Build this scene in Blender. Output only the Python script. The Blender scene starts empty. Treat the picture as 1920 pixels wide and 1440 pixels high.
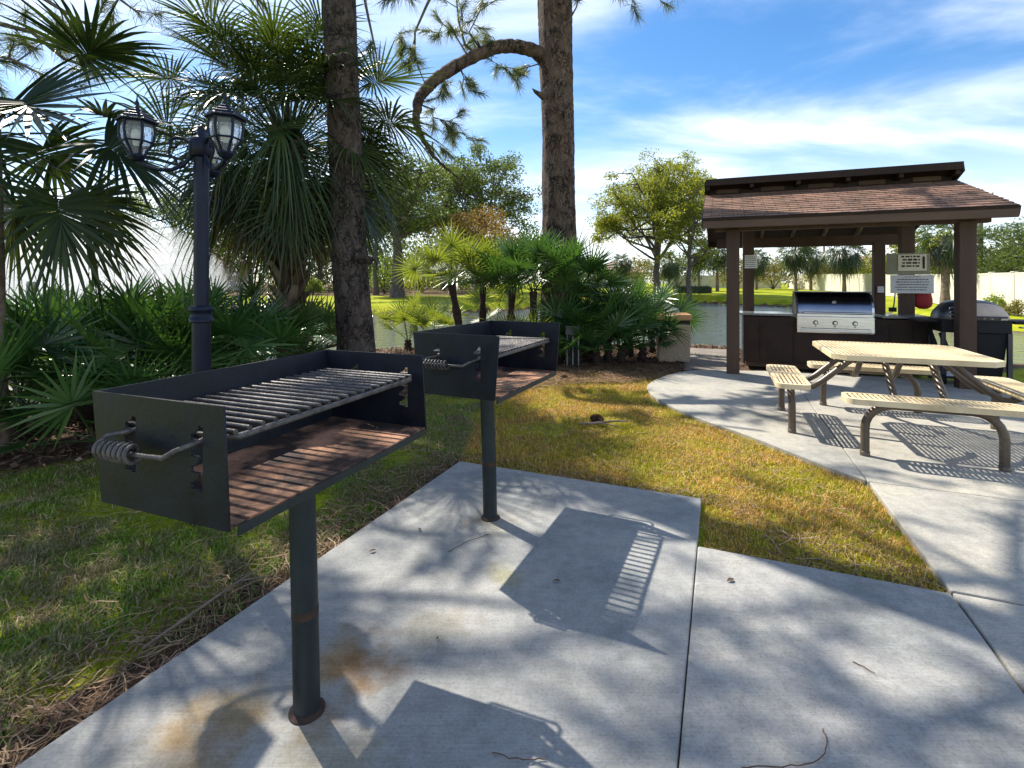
import bpy, bmesh, math, random
import numpy as np
from mathutils import Vector, Matrix

random.seed(7)
RNG = np.random.default_rng(11)
R = math.radians
SC = bpy.context.scene
COL = SC.collection
HC = 1.4                      # camera height
AXIS = R(-22.4)               # heading of the paving grid

# ------------------------------------------------------------------ objects
def tag(o, label=None, cat=None, group=None, kind=None):
    if label: o['label'] = label
    if cat: o['category'] = cat
    if group: o['group'] = group
    if kind: o['kind'] = kind
    return o

def empty(name, loc, rz=0.0, label=None, cat=None, group=None):
    o = bpy.data.objects.new(name, None)
    COL.objects.link(o)
    o.empty_display_size = 0.1
    o.location = loc
    o.rotation_euler = (0, 0, rz)
    return tag(o, label, cat, group)

def link(name, me, mat=None, parent=None, loc=None, rz=None):
    o = bpy.data.objects.new(name, me)
    COL.objects.link(o)
    if mat is not None:
        if not me.materials:
            for m in (mat if isinstance(mat, (list, tuple)) else [mat]):
                me.materials.append(m)
    if parent is not None: o.parent = parent
    if loc is not None: o.location = loc
    if rz is not None: o.rotation_euler = (0, 0, rz)
    return o

def copy_tree(o, parent=None):
    c = o.copy()
    COL.objects.link(c)
    if parent is not None: c.parent = parent
    for ch in list(o.children):
        copy_tree(ch, c)
    return c

class MB:
    """collects shapes, then links them as one mesh object"""
    def __init__(s):
        s.v = []; s.f = []; s.m = []; s.cur = 0
    def add(s, vs, fs):
        n = len(s.v)
        s.v.extend([tuple(map(float, p)) for p in vs])
        for f in fs:
            s.f.append([i + n for i in f]); s.m.append(s.cur)
        return s
    def box(s, c, size, M=None):
        x, y, z = [d / 2 for d in size]
        P = [Vector((sx * x, sy * y, sz * z)) for sz in (-1, 1) for sy in (-1, 1) for sx in (-1, 1)]
        if M is not None: P = [M @ p for p in P]
        c = Vector(c)
        return s.add([p + c for p in P], [(0, 2, 3, 1), (4, 5, 7, 6), (0, 1, 5, 4), (2, 6, 7, 3), (0, 4, 6, 2), (1, 3, 7, 5)])
    def bar(s, a, b, w, h, up=(0, 0, 1)):
        a, b = Vector(a), Vector(b)
        d = (b - a); L = d.length; d.normalize()
        u = Vector(up)
        sd = d.cross(u)
        if sd.length < 1e-5: sd = d.cross(Vector((1, 0, 0)))
        sd.normalize(); u = sd.cross(d).normalized()
        M = Matrix((d, sd, u)).transposed()
        return s.box((a + b) / 2, (L, w, h), M)
    def tube(s, pts, r, n=8, cap=True):
        pts = [Vector(p) for p in pts]
        k = len(pts)
        rs = r if isinstance(r, (list, tuple)) else [r] * k
        rows = []
        prev = None
        for i, p in enumerate(pts):
            d = (pts[min(i + 1, k - 1)] - pts[max(i - 1, 0)])
            if d.length < 1e-9: d = Vector((0, 0, 1))
            d.normalize()
            if prev is None:
                a = Vector((0, 0, 1)) if abs(d.z) < .9 else Vector((1, 0, 0))
                x = d.cross(a).normalized()
            else:
                x = prev - d * prev.dot(d)
                if x.length < 1e-6: x = d.cross(Vector((0, 0, 1)))
                x.normalize()
            prev = x
            y = d.cross(x)
            rows.append([p + (x * math.cos(2 * math.pi * j / n) + y * math.sin(2 * math.pi * j / n)) * rs[i] for j in range(n)])
        V = [q for row in rows for q in row]
        F = [(i * n + j, i * n + (j + 1) % n, (i + 1) * n + (j + 1) % n, (i + 1) * n + j) for i in range(k - 1) for j in range(n)]
        if cap:
            F.append(list(range(n))[::-1]); F.append([(k - 1) * n + j for j in range(n)])
        return s.add(V, F)
    def lathe(s, prof, n=24, c=(0, 0, 0), rot=0.0):
        V = [(c[0] + r * math.cos(2 * math.pi * j / n + rot), c[1] + r * math.sin(2 * math.pi * j / n + rot), c[2] + z) for r, z in prof for j in range(n)]
        k = len(prof)
        F = [(i * n + j, i * n + (j + 1) % n, (i + 1) * n + (j + 1) % n, (i + 1) * n + j) for i in range(k - 1) for j in range(n)]
        F.append(list(range(n))[::-1]); F.append([(k - 1) * n + j for j in range(n)])
        return s.add(V, F)
    def prism(s, poly, z0, z1):
        n = len(poly)
        a = sum(poly[i][0] * poly[(i + 1) % n][1] - poly[(i + 1) % n][0] * poly[i][1] for i in range(n))
        if a < 0: poly = poly[::-1]
        V = [(x, y, z0) for x, y in poly] + [(x, y, z1) for x, y in poly]
        F = [list(range(n))[::-1], [n + i for i in range(n)]]
        F += [(i, (i + 1) % n, n + (i + 1) % n, n + i) for i in range(n)]
        return s.add(V, F)
    def build(s, name, mat, parent=None, smooth=False, bevel=0, loc=None, rz=None, seg=2):
        me = bpy.data.meshes.new(name)
        me.from_pydata(s.v, [], s.f)
        me.update()
        o = link(name, me, mat, parent, loc, rz)
        if any(s.m):
            me.polygons.foreach_set('material_index', s.m)
        if smooth:
            me.polygons.foreach_set('use_smooth', [True] * len(me.polygons))
            try: me.set_sharp_from_angle(angle=R(62))
            except Exception: pass
        if bevel:
            b = o.modifiers.new('bevel', 'BEVEL'); b.width = bevel; b.segments = seg; b.limit_method = 'ANGLE'; b.angle_limit = R(40)
        return o

def big(name, V, Q, mat, parent=None, smooth=False, loc=None, rz=None, midx=None):
    """numpy quads (last index repeated = triangle) -> one mesh object"""
    V = np.asarray(V, np.float32).reshape(-1, 3); Q = np.asarray(Q, np.int32)
    if Q.shape[1] == 4:
        tri = Q[:, 3] == Q[:, 2]
        tot = np.where(tri, 3, 4).astype(np.int32)
        mask = np.ones_like(Q, bool); mask[tri, 3] = False
        loops = Q[mask]
    else:
        tot = np.full(len(Q), 3, np.int32); loops = Q.ravel()
    start = np.concatenate([[0], np.cumsum(tot)[:-1]]).astype(np.int32)
    me = bpy.data.meshes.new(name)
    me.vertices.add(len(V)); me.vertices.foreach_set('co', V.ravel())
    me.loops.add(len(loops)); me.loops.foreach_set('vertex_index', loops.astype(np.int32))
    me.polygons.add(len(Q)); me.polygons.foreach_set('loop_start', start); me.polygons.foreach_set('loop_total', tot)
    if smooth: me.polygons.foreach_set('use_smooth', np.ones(len(Q), bool))
    me.update(calc_edges=True)
    me.validate()
    o = link(name, me, mat, parent, loc, rz)
    if midx is not None: me.polygons.foreach_set('material_index', np.asarray(midx, np.int32))
    return o

class NB:
    """numpy collector for foliage"""
    def __init__(s): s.V = []; s.Q = []; s.n = 0; s.t = []
    def add(s, V, Q, tone=.5):
        V = np.asarray(V, float).reshape(-1, 3)
        s.V.append(V); s.Q.append(np.asarray(Q, int) + s.n); s.n += len(V)
        s.t.append(np.full(len(V), tone, np.float32) if np.isscalar(tone) else np.asarray(tone, np.float32))
    def build(s, name, mat, parent=None, **k):
        o = big(name, np.concatenate(s.V), np.concatenate(s.Q), mat, parent, **k)
        a = o.data.attributes.new('tone', 'FLOAT', 'POINT'); a.data.foreach_set('value', np.concatenate(s.t))
        return o

def plate_mesh(name, loops, thick):
    """flat outline with holes (x, y) -> mesh of given thickness, standing in local xz"""
    cu = bpy.data.curves.new(name, 'CURVE'); cu.dimensions = '2D'; cu.fill_mode = 'BOTH'; cu.extrude = thick / 2
    for lp in loops:
        sp = cu.splines.new('POLY'); sp.points.add(len(lp) - 1)
        for p, (x, y) in zip(sp.points, lp): p.co = (x, y, 0, 1)
        sp.use_cyclic_u = True
    ob = bpy.data.objects.new(name, cu); COL.objects.link(ob)
    dg = bpy.context.evaluated_depsgraph_get()
    me = bpy.data.meshes.new_from_object(ob.evaluated_get(dg))
    bpy.data.objects.remove(ob); bpy.data.curves.remove(cu)
    me.name = name
    me.transform(Matrix.Rotation(R(90), 4, 'X'))
    return me

# ------------------------------------------------------------------ materials
def nodes(name):
    m = bpy.data.materials.new(name); m.use_nodes = True
    nt = m.node_tree
    return m, nt, nt.nodes, nt.links, nt.nodes['Principled BSDF']

def N(nt, t, **k):
    n = nt.nodes.new(t)
    for a, v in k.items():
        if a.startswith('i_'):
            key = a[2:]
            key = int(key) if key.isdigit() else key.replace('_', ' ')
            n.inputs[key].default_value = v
        else: setattr(n, a, v)
    return n

def c4(c): return (c[0], c[1], c[2], 1.0)

def ramp(nt, stops):
    r = nt.nodes.new('ShaderNodeValToRGB')
    e = r.color_ramp.elements
    while len(e) < len(stops): e.new(0.5)
    for el, (p, c) in zip(e, stops):
        el.position = p; el.color = c4(c) if len(c) == 3 else c
    return r

def coord(nt, kind='Object', scale=(1, 1, 1)):
    tc = nt.nodes.new('ShaderNodeTexCoord')
    mp = nt.nodes.new('ShaderNodeMapping'); mp.inputs['Scale'].default_value = scale
    nt.links.new(tc.outputs[kind], mp.inputs['Vector'])
    return mp.outputs['Vector']

def simple(name, c1, c2=None, scale=6, rough=.5, metal=0, bump=0, bscale=None, detail=5, stretch=(1, 1, 1), spec=None, lo=.35, hi=.65, rvar=0):
    m, nt, nd, L, p = nodes(name)
    p.inputs['Roughness'].default_value = rough; p.inputs['Metallic'].default_value = metal
    if spec is not None: p.inputs['Specular IOR Level'].default_value = spec
    if c2 is None: p.inputs['Base Color'].default_value = c4(c1)
    v = coord(nt, 'Object', stretch)
    if c2 is not None:
        nz = N(nt, 'ShaderNodeTexNoise', i_Scale=scale, i_Detail=detail, i_Roughness=.6)
        L.new(v, nz.inputs['Vector'])
        rp = ramp(nt, [(lo, c1), (hi, c2)])
        L.new(nz.outputs['Fac'], rp.inputs['Fac']); L.new(rp.outputs['Color'], p.inputs['Base Color'])
        if rvar:
            mr = N(nt, 'ShaderNodeMapRange', i_3=rough - rvar, i_4=rough + rvar)
            L.new(nz.outputs['Fac'], mr.inputs[0]); L.new(mr.outputs[0], p.inputs['Roughness'])
    if bump:
        nb = N(nt, 'ShaderNodeTexNoise', i_Scale=bscale or scale * 4, i_Detail=6)
        L.new(v, nb.inputs['Vector'])
        b = N(nt, 'ShaderNodeBump', i_Strength=bump, i_Distance=.01)
        L.new(nb.outputs['Fac'], b.inputs['Height']); L.new(b.outputs['Normal'], p.inputs['Normal'])
    return m

def leafmat(name, stops, trans=(.2, .3, .02), tw=.35, rough=.4, spec=.5, patch=0, tone=False):
    m, nt, nd, L, p = nodes(name)
    g = nd.new('ShaderNodeNewGeometry')
    rp = ramp(nt, stops)
    if tone:
        at = N(nt, 'ShaderNodeAttribute', attribute_name='tone')
        m1 = N(nt, 'ShaderNodeMath', operation='MULTIPLY', i_1=.38); L.new(g.outputs['Random Per Island'], m1.inputs[0])
        m2 = N(nt, 'ShaderNodeMath', operation='MULTIPLY_ADD', i_1=.62); L.new(at.outputs['Fac'], m2.inputs[0]); L.new(m1.outputs[0], m2.inputs[2])
        L.new(m2.outputs[0], rp.inputs['Fac'])
    else:
        L.new(g.outputs['Random Per Island'], rp.inputs['Fac'])
    src = rp.outputs['Color']
    if patch:
        nz = N(nt, 'ShaderNodeTexNoise', i_Scale=patch, i_Detail=3)
        L.new(g.outputs['Position'], nz.inputs['Vector'])
        hs = N(nt, 'ShaderNodeHueSaturation')
        mr = N(nt, 'ShaderNodeMapRange', i_1=.3, i_2=.7, i_3=.6, i_4=1.4)
        L.new(nz.outputs['Fac'], mr.inputs[0]); L.new(mr.outputs[0], hs.inputs['Value']); L.new(src, hs.inputs['Color'])
        src = hs.outputs['Color']
    L.new(src, p.inputs['Base Color'])
    p.inputs['Roughness'].default_value = rough; p.inputs['Specular IOR Level'].default_value = spec
    tr = N(nt, 'ShaderNodeBsdfTranslucent'); tr.inputs['Color'].default_value = c4(trans)
    mx = N(nt, 'ShaderNodeMixShader'); mx.inputs[0].default_value = tw
    L.new(p.outputs[0], mx.inputs[1]); L.new(tr.outputs[0], mx.inputs[2])
    L.new(mx.outputs[0], nd['Material Output'].inputs['Surface'])
    return m

def concrete(name, stains=(), tint=(.40, .39, .36)):
    m, nt, nd, L, p = nodes(name)
    g = nd.new('ShaderNodeNewGeometry')
    pos = g.outputs['Position']
    n1 = N(nt, 'ShaderNodeTexNoise', i_Scale=1.6, i_Detail=6, i_Roughness=.62); L.new(pos, n1.inputs['Vector'])
    n2 = N(nt, 'ShaderNodeTexNoise', i_Scale=90, i_Detail=3); L.new(pos, n2.inputs['Vector'])
    n4 = N(nt, 'ShaderNodeTexNoise', i_Scale=14, i_Detail=5, i_Roughness=.7); L.new(pos, n4.inputs['Vector'])
    d = (tint[0] * .60, tint[1] * .65, tint[2] * .67); l = (tint[0] * 1.2, tint[1] * 1.17, tint[2] * 1.08)
    r1 = ramp(nt, [(.3, d), (.5, tint), (.7, l)]); L.new(n1.outputs['Fac'], r1.inputs['Fac'])
    r2 = ramp(nt, [(.3, (.62, .62, .62)), (.55, (1, 1, 1)), (.75, (1.0, 1.0, 1.0))]); L.new(n2.outputs['Fac'], r2.inputs['Fac'])
    mm = N(nt, 'ShaderNodeMixRGB', blend_type='MULTIPLY', i_0=.55); L.new(r1.outputs[0], mm.inputs[1]); L.new(r2.outputs[0], mm.inputs[2])
    r4 = ramp(nt, [(.3, (.58, .58, .57)), (.6, (1, 1, 1))]); L.new(n4.outputs['Fac'], r4.inputs['Fac'])
    m4 = N(nt, 'ShaderNodeMixRGB', blend_type='MULTIPLY', i_0=.6); L.new(mm.outputs[0], m4.inputs[1]); L.new(r4.outputs[0], m4.inputs[2])
    n6 = N(nt, 'ShaderNodeTexNoise', i_Scale=210, i_Detail=1); L.new(pos, n6.inputs['Vector'])
    n7 = N(nt, 'ShaderNodeTexNoise', i_Scale=4, i_Detail=3); L.new(pos, n7.inputs['Vector'])
    pa = N(nt, 'ShaderNodeMath', operation='MULTIPLY_ADD', i_1=.16); L.new(n7.outputs['Fac'], pa.inputs[0]); L.new(n6.outputs['Fac'], pa.inputs[2])
    r6 = ramp(nt, [(.25, (.35, .34, .33)), (.32, (1, 1, 1))]); pb = N(nt, 'ShaderNodeMath', operation='SUBTRACT', i_1=.08); L.new(pa.outputs[0], pb.inputs[0]); L.new(pb.outputs[0], r6.inputs['Fac'])
    m6 = N(nt, 'ShaderNodeMixRGB', blend_type='MULTIPLY', i_0=.8); L.new(m4.outputs[0], m6.inputs[1]); L.new(r6.outputs[0], m6.inputs[2])
    src = m6.outputs[0]
    for (x, y, rad, col, amt) in stains:
        vm = N(nt, 'ShaderNodeVectorMath', operation='DISTANCE'); vm.inputs[1].default_value = (x, y, 0)
        L.new(pos, vm.inputs[0])
        nn = N(nt, 'ShaderNodeTexNoise', i_Scale=7, i_Detail=4); L.new(pos, nn.inputs['Vector'])
        ma = N(nt, 'ShaderNodeMath', operation='MULTIPLY_ADD'); ma.inputs[1].default_value = rad * 1.8; ma.inputs[2].default_value = -rad * .9
        L.new(nn.outputs['Fac'], ma.inputs[0])
        ad = N(nt, 'ShaderNodeMath', operation='ADD'); L.new(vm.outputs['Value'], ad.inputs[0]); L.new(ma.outputs[0], ad.inputs[1])
        mr = N(nt, 'ShaderNodeMapRange', interpolation_type='SMOOTHSTEP', i_1=rad * .1, i_2=rad, i_3=amt, i_4=0); L.new(ad.outputs[0], mr.inputs[0])
        mx = N(nt, 'ShaderNodeMixRGB', blend_type='MULTIPLY'); mx.inputs[2].default_value = c4(col)
        L.new(mr.outputs[0], mx.inputs[0]); L.new(src, mx.inputs[1]); src = mx.outputs[0]
    p.inputs['Roughness'].default_value = .85
    # broom finish: lines across the walk
    mp = nd.new('ShaderNodeMapping'); mp.inputs['Rotation'].default_value = (0, 0, -AXIS); mp.inputs['Scale'].default_value = (3, 190, 1)
    L.new(pos, mp.inputs['Vector'])
    n3 = N(nt, 'ShaderNodeTexNoise', i_Scale=1, i_Detail=4, i_Roughness=.6); L.new(mp.outputs[0], n3.inputs['Vector'])
    r3 = ramp(nt, [(.3, (.72, .72, .72)), (.6, (1, 1, 1))]); L.new(n3.outputs['Fac'], r3.inputs['Fac'])
    m3 = N(nt, 'ShaderNodeMixRGB', blend_type='MULTIPLY', i_0=.55); L.new(src, m3.inputs[1]); L.new(r3.outputs[0], m3.inputs[2]); L.new(m3.outputs[0], p.inputs['Base Color'])
    b1 = N(nt, 'ShaderNodeBump', i_Strength=.5, i_Distance=.004); L.new(n3.outputs['Fac'], b1.inputs['Height'])
    b2 = N(nt, 'ShaderNodeBump', i_Strength=.35, i_Distance=.003); L.new(n2.outputs['Fac'], b2.inputs['Height']); L.new(b1.outputs[0], b2.inputs['Normal'])
    L.new(b2.outputs[0], p.inputs['Normal'])
    return m

def barkmat(name, c_crack, c_plate, c_red, sx=9, sz=2.2, bump=1.0):
    m, nt, nd, L, p = nodes(name)
    tc = nd.new('ShaderNodeTexCoord')
    nz = N(nt, 'ShaderNodeTexNoise', i_Scale=7, i_Detail=5, i_Roughness=.65); L.new(tc.outputs['Object'], nz.inputs['Vector'])
    mxv = N(nt, 'ShaderNodeMixRGB', i_0=.22); L.new(tc.outputs['Object'], mxv.inputs[1]); L.new(nz.outputs['Color'], mxv.inputs[2])
    mp = nd.new('ShaderNodeMapping'); mp.inputs['Scale'].default_value = (sx, sx, sz); L.new(mxv.outputs[0], mp.inputs['Vector'])
    vo = N(nt, 'ShaderNodeTexVoronoi', feature='DISTANCE_TO_EDGE', i_Scale=1.0); L.new(mp.outputs[0], vo.inputs['Vector'])
    vc = N(nt, 'ShaderNodeTexVoronoi', feature='F1', i_Scale=1.0); L.new(mp.outputs[0], vc.inputs['Vector'])
    n2 = N(nt, 'ShaderNodeTexNoise', i_Scale=4, i_Detail=8, i_Roughness=.7); L.new(mp.outputs[0], n2.inputs['Vector'])
    rp = ramp(nt, [(.25, c_plate), (.5, c_red), (.75, tuple(x * 1.5 for x in c_plate))]); 
    mA = N(nt, 'ShaderNodeMixRGB', i_0=.5); L.new(vc.outputs['Color'], mA.inputs[1]); L.new(n2.outputs['Color'], mA.inputs[2])
    L.new(mA.outputs[0], rp.inputs['Fac'])
    ed = ramp(nt, [(.0, (0, 0, 0)), (.11, (.75, .75, .75)), (.3, (1, 1, 1))]); wv = N(nt, 'ShaderNodeTexNoise', i_Scale=5, i_Detail=3); L.new(tc.outputs['Object'], wv.inputs['Vector'])
    wa = N(nt, 'ShaderNodeMapRange', i_1=.35, i_2=.7, i_3=-.05, i_4=.16); L.new(wv.outputs['Fac'], wa.inputs[0])
    ws = N(nt, 'ShaderNodeMath', operation='ADD'); L.new(vo.outputs['Distance'], ws.inputs[0]); L.new(wa.outputs[0], ws.inputs[1]); L.new(ws.outputs[0], ed.inputs['Fac'])
    mx = N(nt, 'ShaderNodeMixRGB'); L.new(ed.outputs[0], mx.inputs[0]); mx.inputs[1].default_value = c4(c_crack); L.new(rp.outputs[0], mx.inputs[2])
    L.new(mx.outputs[0], p.inputs['Base Color'])
    p.inputs['Roughness'].default_value = .9; p.inputs['Specular IOR Level'].default_value = .2
    ad = N(nt, 'ShaderNodeMath', operation='MULTIPLY_ADD'); L.new(n2.outputs['Fac'], ad.inputs[0]); ad.inputs[1].default_value = .5
    L.new(ed.outputs[0], ad.inputs[2])
    b = N(nt, 'ShaderNodeBump', i_Strength=bump, i_Distance=.035); L.new(ad.outputs[0], b.inputs['Height']); L.new(b.outputs[0], p.inputs['Normal'])
    return m

M = {}
M['black'] = simple('black_paint', (.005, .007, .012), (.012, .015, .024), 9, .5, 0, .12, 60, rvar=.12, spec=.28)
M['soot'] = simple('sooty_steel', (.006, .006, .007), (.03, .026, .023), 8, .7, 0, .4, 50)
M['rod'] = simple('worn_steel_rod', (.045, .040, .038), (.125, .112, .104), 30, .48, .3, .3, 120)
M['rust'] = simple('rusty_steel', (.035, .018, .013), (.50, .25, .14), 5, .85, 0, .8, 45, detail=11, lo=.45, hi=.62)
M['post'] = simple('dark_green_post_paint', (.008, .014, .016), (.020, .029, .031), 5, .5, 0, .15, 50, spec=.35)
M['rustdark'] = simple('dark_rust', (.016, .011, .009), (.055, .028, .018), 18, .9, 0, .6, 60)
M['lamp'] = simple('navy_black_metal', (.003, .006, .020), (.006, .011, .032), 6, .4, 0, .05, 60, spec=.25)
M['tan'] = simple('tan_plastic_coating', (.44, .34, .19), (.66, .54, .34), 3, .5, 0, .15, 80, detail=9, lo=.28, hi=.55)
M['bronze'] = simple('bronze_painted_tube', (.075, .058, .042), (.12, .095, .07), 4, .38, .3, .05, 60)
M['brown'] = simple('brown_painted_timber', (.044, .022, .012), (.078, .040, .022), 4, .7, 0, .3, 25, stretch=(1, 1, .15))
M['brownd'] = simple('dark_brown_board', (.018, .010, .007), (.034, .018, .011), 4, .7, 0, .2, 30, spec=.3)
M['fascia'] = simple('brown_painted_fascia', (.058, .030, .017), (.105, .056, .032), 3, .65, 0, .2, 30, stretch=(.3, 1, 1))
M['rafter'] = simple('sunlit_rafter_tone', (.16, .13, .11), (.24, .2, .17), 6, .7)  # sunlight on the rafter tails put into a paler timber colour
M['steel'] = simple('stainless_steel', (.55, .55, .56), (.68, .68, .69), 3, .24, 1, .04, 160, stretch=(1, 1, 20))
M['hood'] = simple('polished_steel_hood', (.14, .16, .22), (.22, .25, .32), 2, .24, 1)
M['darksteel'] = simple('dark_steel', (.05, .05, .055), (.08, .08, .09), 4, .35, .6)
M['counter'] = simple('grey_stone_counter', (.11, .11, .12), (.22, .22, .23), 40, .15, 0)
M['white'] = simple('white_paper', (.62, .62, .58), (.72, .72, .69), 5, .6)
M['cream'] = simple('cream_sign_board', (.56, .5, .36), (.64, .58, .44), 5, .6)
M['signgrey'] = simple('grey_sign_board', (.5, .5, .5), (.6, .6, .6), 5, .6)
M['olive'] = simple('olive_backing_board', (.19, .18, .12), (.25, .24, .17), 5, .7)
M['ink'] = simple('black_ink', (.014, .014, .015), rough=.6, spec=.25)
M['inkred'] = simple('red_ink', (.4, .08, .05))
M['red'] = simple('dark_red_cloth', (.22, .008, .012), (.33, .016, .018), 6, .75, 0, .4, 20)
M['binbody'] = simple('exposed_aggregate', (.26, .20, .13), (.50, .40, .28), 55, .9, 0, .8, 70, detail=4)
M['binlid'] = simple('orange_brown_lid', (.34, .18, .065), (.46, .26, .10), 4, .55, 0, .1)
M['hoodtan'] = simple('tan_enamel', (.46, .37, .31), (.58, .48, .41), 4, .6)  # tan colour of the cart hood front
M['cone'] = simple('pine_cone_scales', (.06, .03, .018), (.13, .07, .04), 30, .8)
M['twig'] = simple('grey_twig', (.12, .085, .06), (.22, .16, .12), 20, .85)
M['fence'] = simple('pale_vinyl_fence', (.60, .57, .44), (.70, .66, .53), 1.2, .55)
M['pole'] = simple('weathered_pole', (.16, .14, .12), (.3, .28, .25), 5, .8, stretch=(1, 1, .1))
M['wall'] = simple('pale_stucco', (.5, .44, .36), (.58, .52, .43), 4, .85)
M['roof2'] = simple('tan_shingles', (.26, .18, .13), (.34, .25, .19), 10, .9)
M['window'] = simple('dark_window_glass', (.02, .025, .03), rough=.08)
M['pipe'] = simple('pale_pipe', (.5, .49, .46), (.62, .61, .58), 5, .5)
M['bark'] = barkmat('pine_bark', (.020, .017, .016), (.085, .073, .068), (.105, .076, .062), 22, 4.0, .9)
M['bark2'] = barkmat('red_pine_bark', (.024, .018, .015), (.115, .090, .074), (.14, .090, .064), 20, 3.4, .9)
M['limb'] = simple('limb_bark', (.05, .035, .025), (.15, .095, .065), 12, .9, 0, .8, 30)
M['branch'] = simple('grey_brown_bark', (.055, .044, .036), (.12, .10, .085), 4, .9, 0, .6, 12)
M['palmtrunk'] = simple('palm_trunk_fibre', (.10, .07, .05), (.26, .2, .15), 9, .9, 0, .8, 30)
M['boot'] = leafmat('palm_boots', [(0, (.06, .035, .022)), (.5, (.17, .11, .07)), (1, (.30, .22, .15))], (.1, .05, .02), .02, .8, .2)
M['palm'] = leafmat('cabbage_palm_leaf', [(0, (.008, .019, .007)), (.55, (.022, .045, .013)), (.9, (.055, .085, .02)), (1, (.16, .13, .05))], (.10, .15, .016), .24, .38, .45, tone=True)
M['palmd'] = leafmat('dark_palm_leaf', [(0, (.005, .012, .006)), (.6, (.013, .030, .010)), (1, (.04, .065, .018))], (.05, .085, .012), .2, .42, .3, tone=True)
M['palmdead'] = leafmat('dry_palm_leaf', [(0, (.09, .055, .03)), (.6, (.19, .13, .075)), (1, (.34, .25, .15))], (.22, .13, .05), .2, .7, .2)
M['palmetto'] = leafmat('palmetto_leaf', [(.1, (.009, .030, .010)), (.5, (.030, .088, .020)), (.9, (.12, .21, .06))], (.085, .19, .02), .28, .33, .6, tone=True)
M['palmetto2'] = leafmat('yellow_green_palmetto_leaf', [(0, (.035, .065, .010)), (.5, (.085, .135, .020)), (1, (.19, .22, .05))], (.30, .36, .03), .36, .36, .6, tone=True)
M['needle'] = leafmat('pine_needles', [(0, (.035, .058, .022)), (.6, (.085, .12, .04)), (1, (.17, .17, .07))], (.28, .32, .09), .35, .4, .4)
M['canopy'] = leafmat('round_tree_leaves', [(0, (.05, .075, .012)), (.5, (.12, .155, .018)), (1, (.22, .225, .03))], (.38, .40, .03), .42, .5, .3, patch=.5)
M['woods'] = leafmat('woodland_leaves', [(0, (.022, .040, .012)), (.5, (.055, .085, .02)), (1, (.13, .15, .04))], (.17, .23, .035), .36, .55, .3, patch=.25)
M['woods2'] = leafmat('olive_shrub_leaves', [(0, (.07, .07, .022)), (.5, (.14, .13, .038)), (1, (.25, .21, .07))], (.32, .29, .06), .36, .6, .2, patch=.4)
M['rusty'] = leafmat('orange_brown_leaves', [(0, (.07, .07, .022)), (.5, (.17, .12, .035)), (1, (.30, .20, .07))], (.4, .24, .05), .36, .6, .2)
M['hedge'] = leafmat('clipped_hedge_leaves', [(0, (.012, .022, .010)), (1, (.04, .06, .02))], (.06, .1, .02), .2, .5, .3)
M['hedgel'] = leafmat('bright_bush_leaves', [(0, (.06, .10, .015)), (1, (.2, .25, .03))], (.3, .4, .03), .4, .5, .3)

def grassmat(name, greens, straw, patch):
    m, nt, nd, L, p = nodes(name)
    g = nd.new('ShaderNodeNewGeometry')
    r1 = ramp(nt, greens); L.new(g.outputs['Random Per Island'], r1.inputs['Fac'])
    r2 = ramp(nt, straw); L.new(g.outputs['Random Per Island'], r2.inputs['Fac'])
    nz = N(nt, 'ShaderNodeTexNoise', i_Scale=patch, i_Detail=4, i_Roughness=.65); L.new(g.outputs['Position'], nz.inputs['Vector'])
    wn = N(nt, 'ShaderNodeMath', operation='MULTIPLY_ADD'); L.new(g.outputs['Random Per Island'], wn.inputs[0]); wn.inputs[1].default_value = .22; L.new(nz.outputs['Fac'], wn.inputs[2])
    mr = N(nt, 'ShaderNodeMapRange', i_1=.50, i_2=.72); L.new(wn.outputs[0], mr.inputs[0])
    mx = N(nt, 'ShaderNodeMixRGB'); L.new(mr.outputs[0], mx.inputs[0]); L.new(r1.outputs[0], mx.inputs[1]); L.new(r2.outputs[0], mx.inputs[2])
    L.new(mx.outputs[0], p.inputs['Base Color']); p.inputs['Roughness'].default_value = .55; p.inputs['Specular IOR Level'].default_value = .3
    tr = N(nt, 'ShaderNodeBsdfTranslucent'); L.new(mx.outputs[0], tr.inputs['Color'])
    ms = N(nt, 'ShaderNodeMixShader'); ms.inputs[0].default_value = .35
    L.new(p.outputs[0], ms.inputs[1]); L.new(tr.outputs[0], ms.inputs[2]); L.new(ms.outputs[0], nd['Material Output'].inputs['Surface'])
    return m
M['lawnL'] = grassmat('green_lawn_blades', [(0, (.07, .17, .012)), (.6, (.17, .31, .018)), (1, (.33, .43, .03))], [(0, (.14, .10, .05)), (.6, (.28, .22, .11)), (1, (.42, .36, .2))], 2.6)  # green grass with patches of tan straw
M['lawnC'] = grassmat('yellow_lawn_blades', [(0, (.26, .25, .012)), (.6, (.48, .42, .018)), (1, (.62, .52, .04))], [(0, (.38, .17, .045)), (.6, (.66, .37, .085)), (1, (.78, .53, .18))], 1.5)  # yellow grass with patches of orange straw
M['straw'] = leafmat('pine_straw', [(0, (.06, .035, .02)), (.5, (.19, .11, .06)), (1, (.40, .28, .17))], (.2, .1, .05), .1, .7, .2)
M['litter'] = leafmat('leaf_litter', [(0, (.03, .02, .016)), (.5, (.11, .07, .05)), (.85, (.20, .125, .08)), (1, (.33, .24, .17))], (.1, .06, .03), .06, .9, .05)

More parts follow.
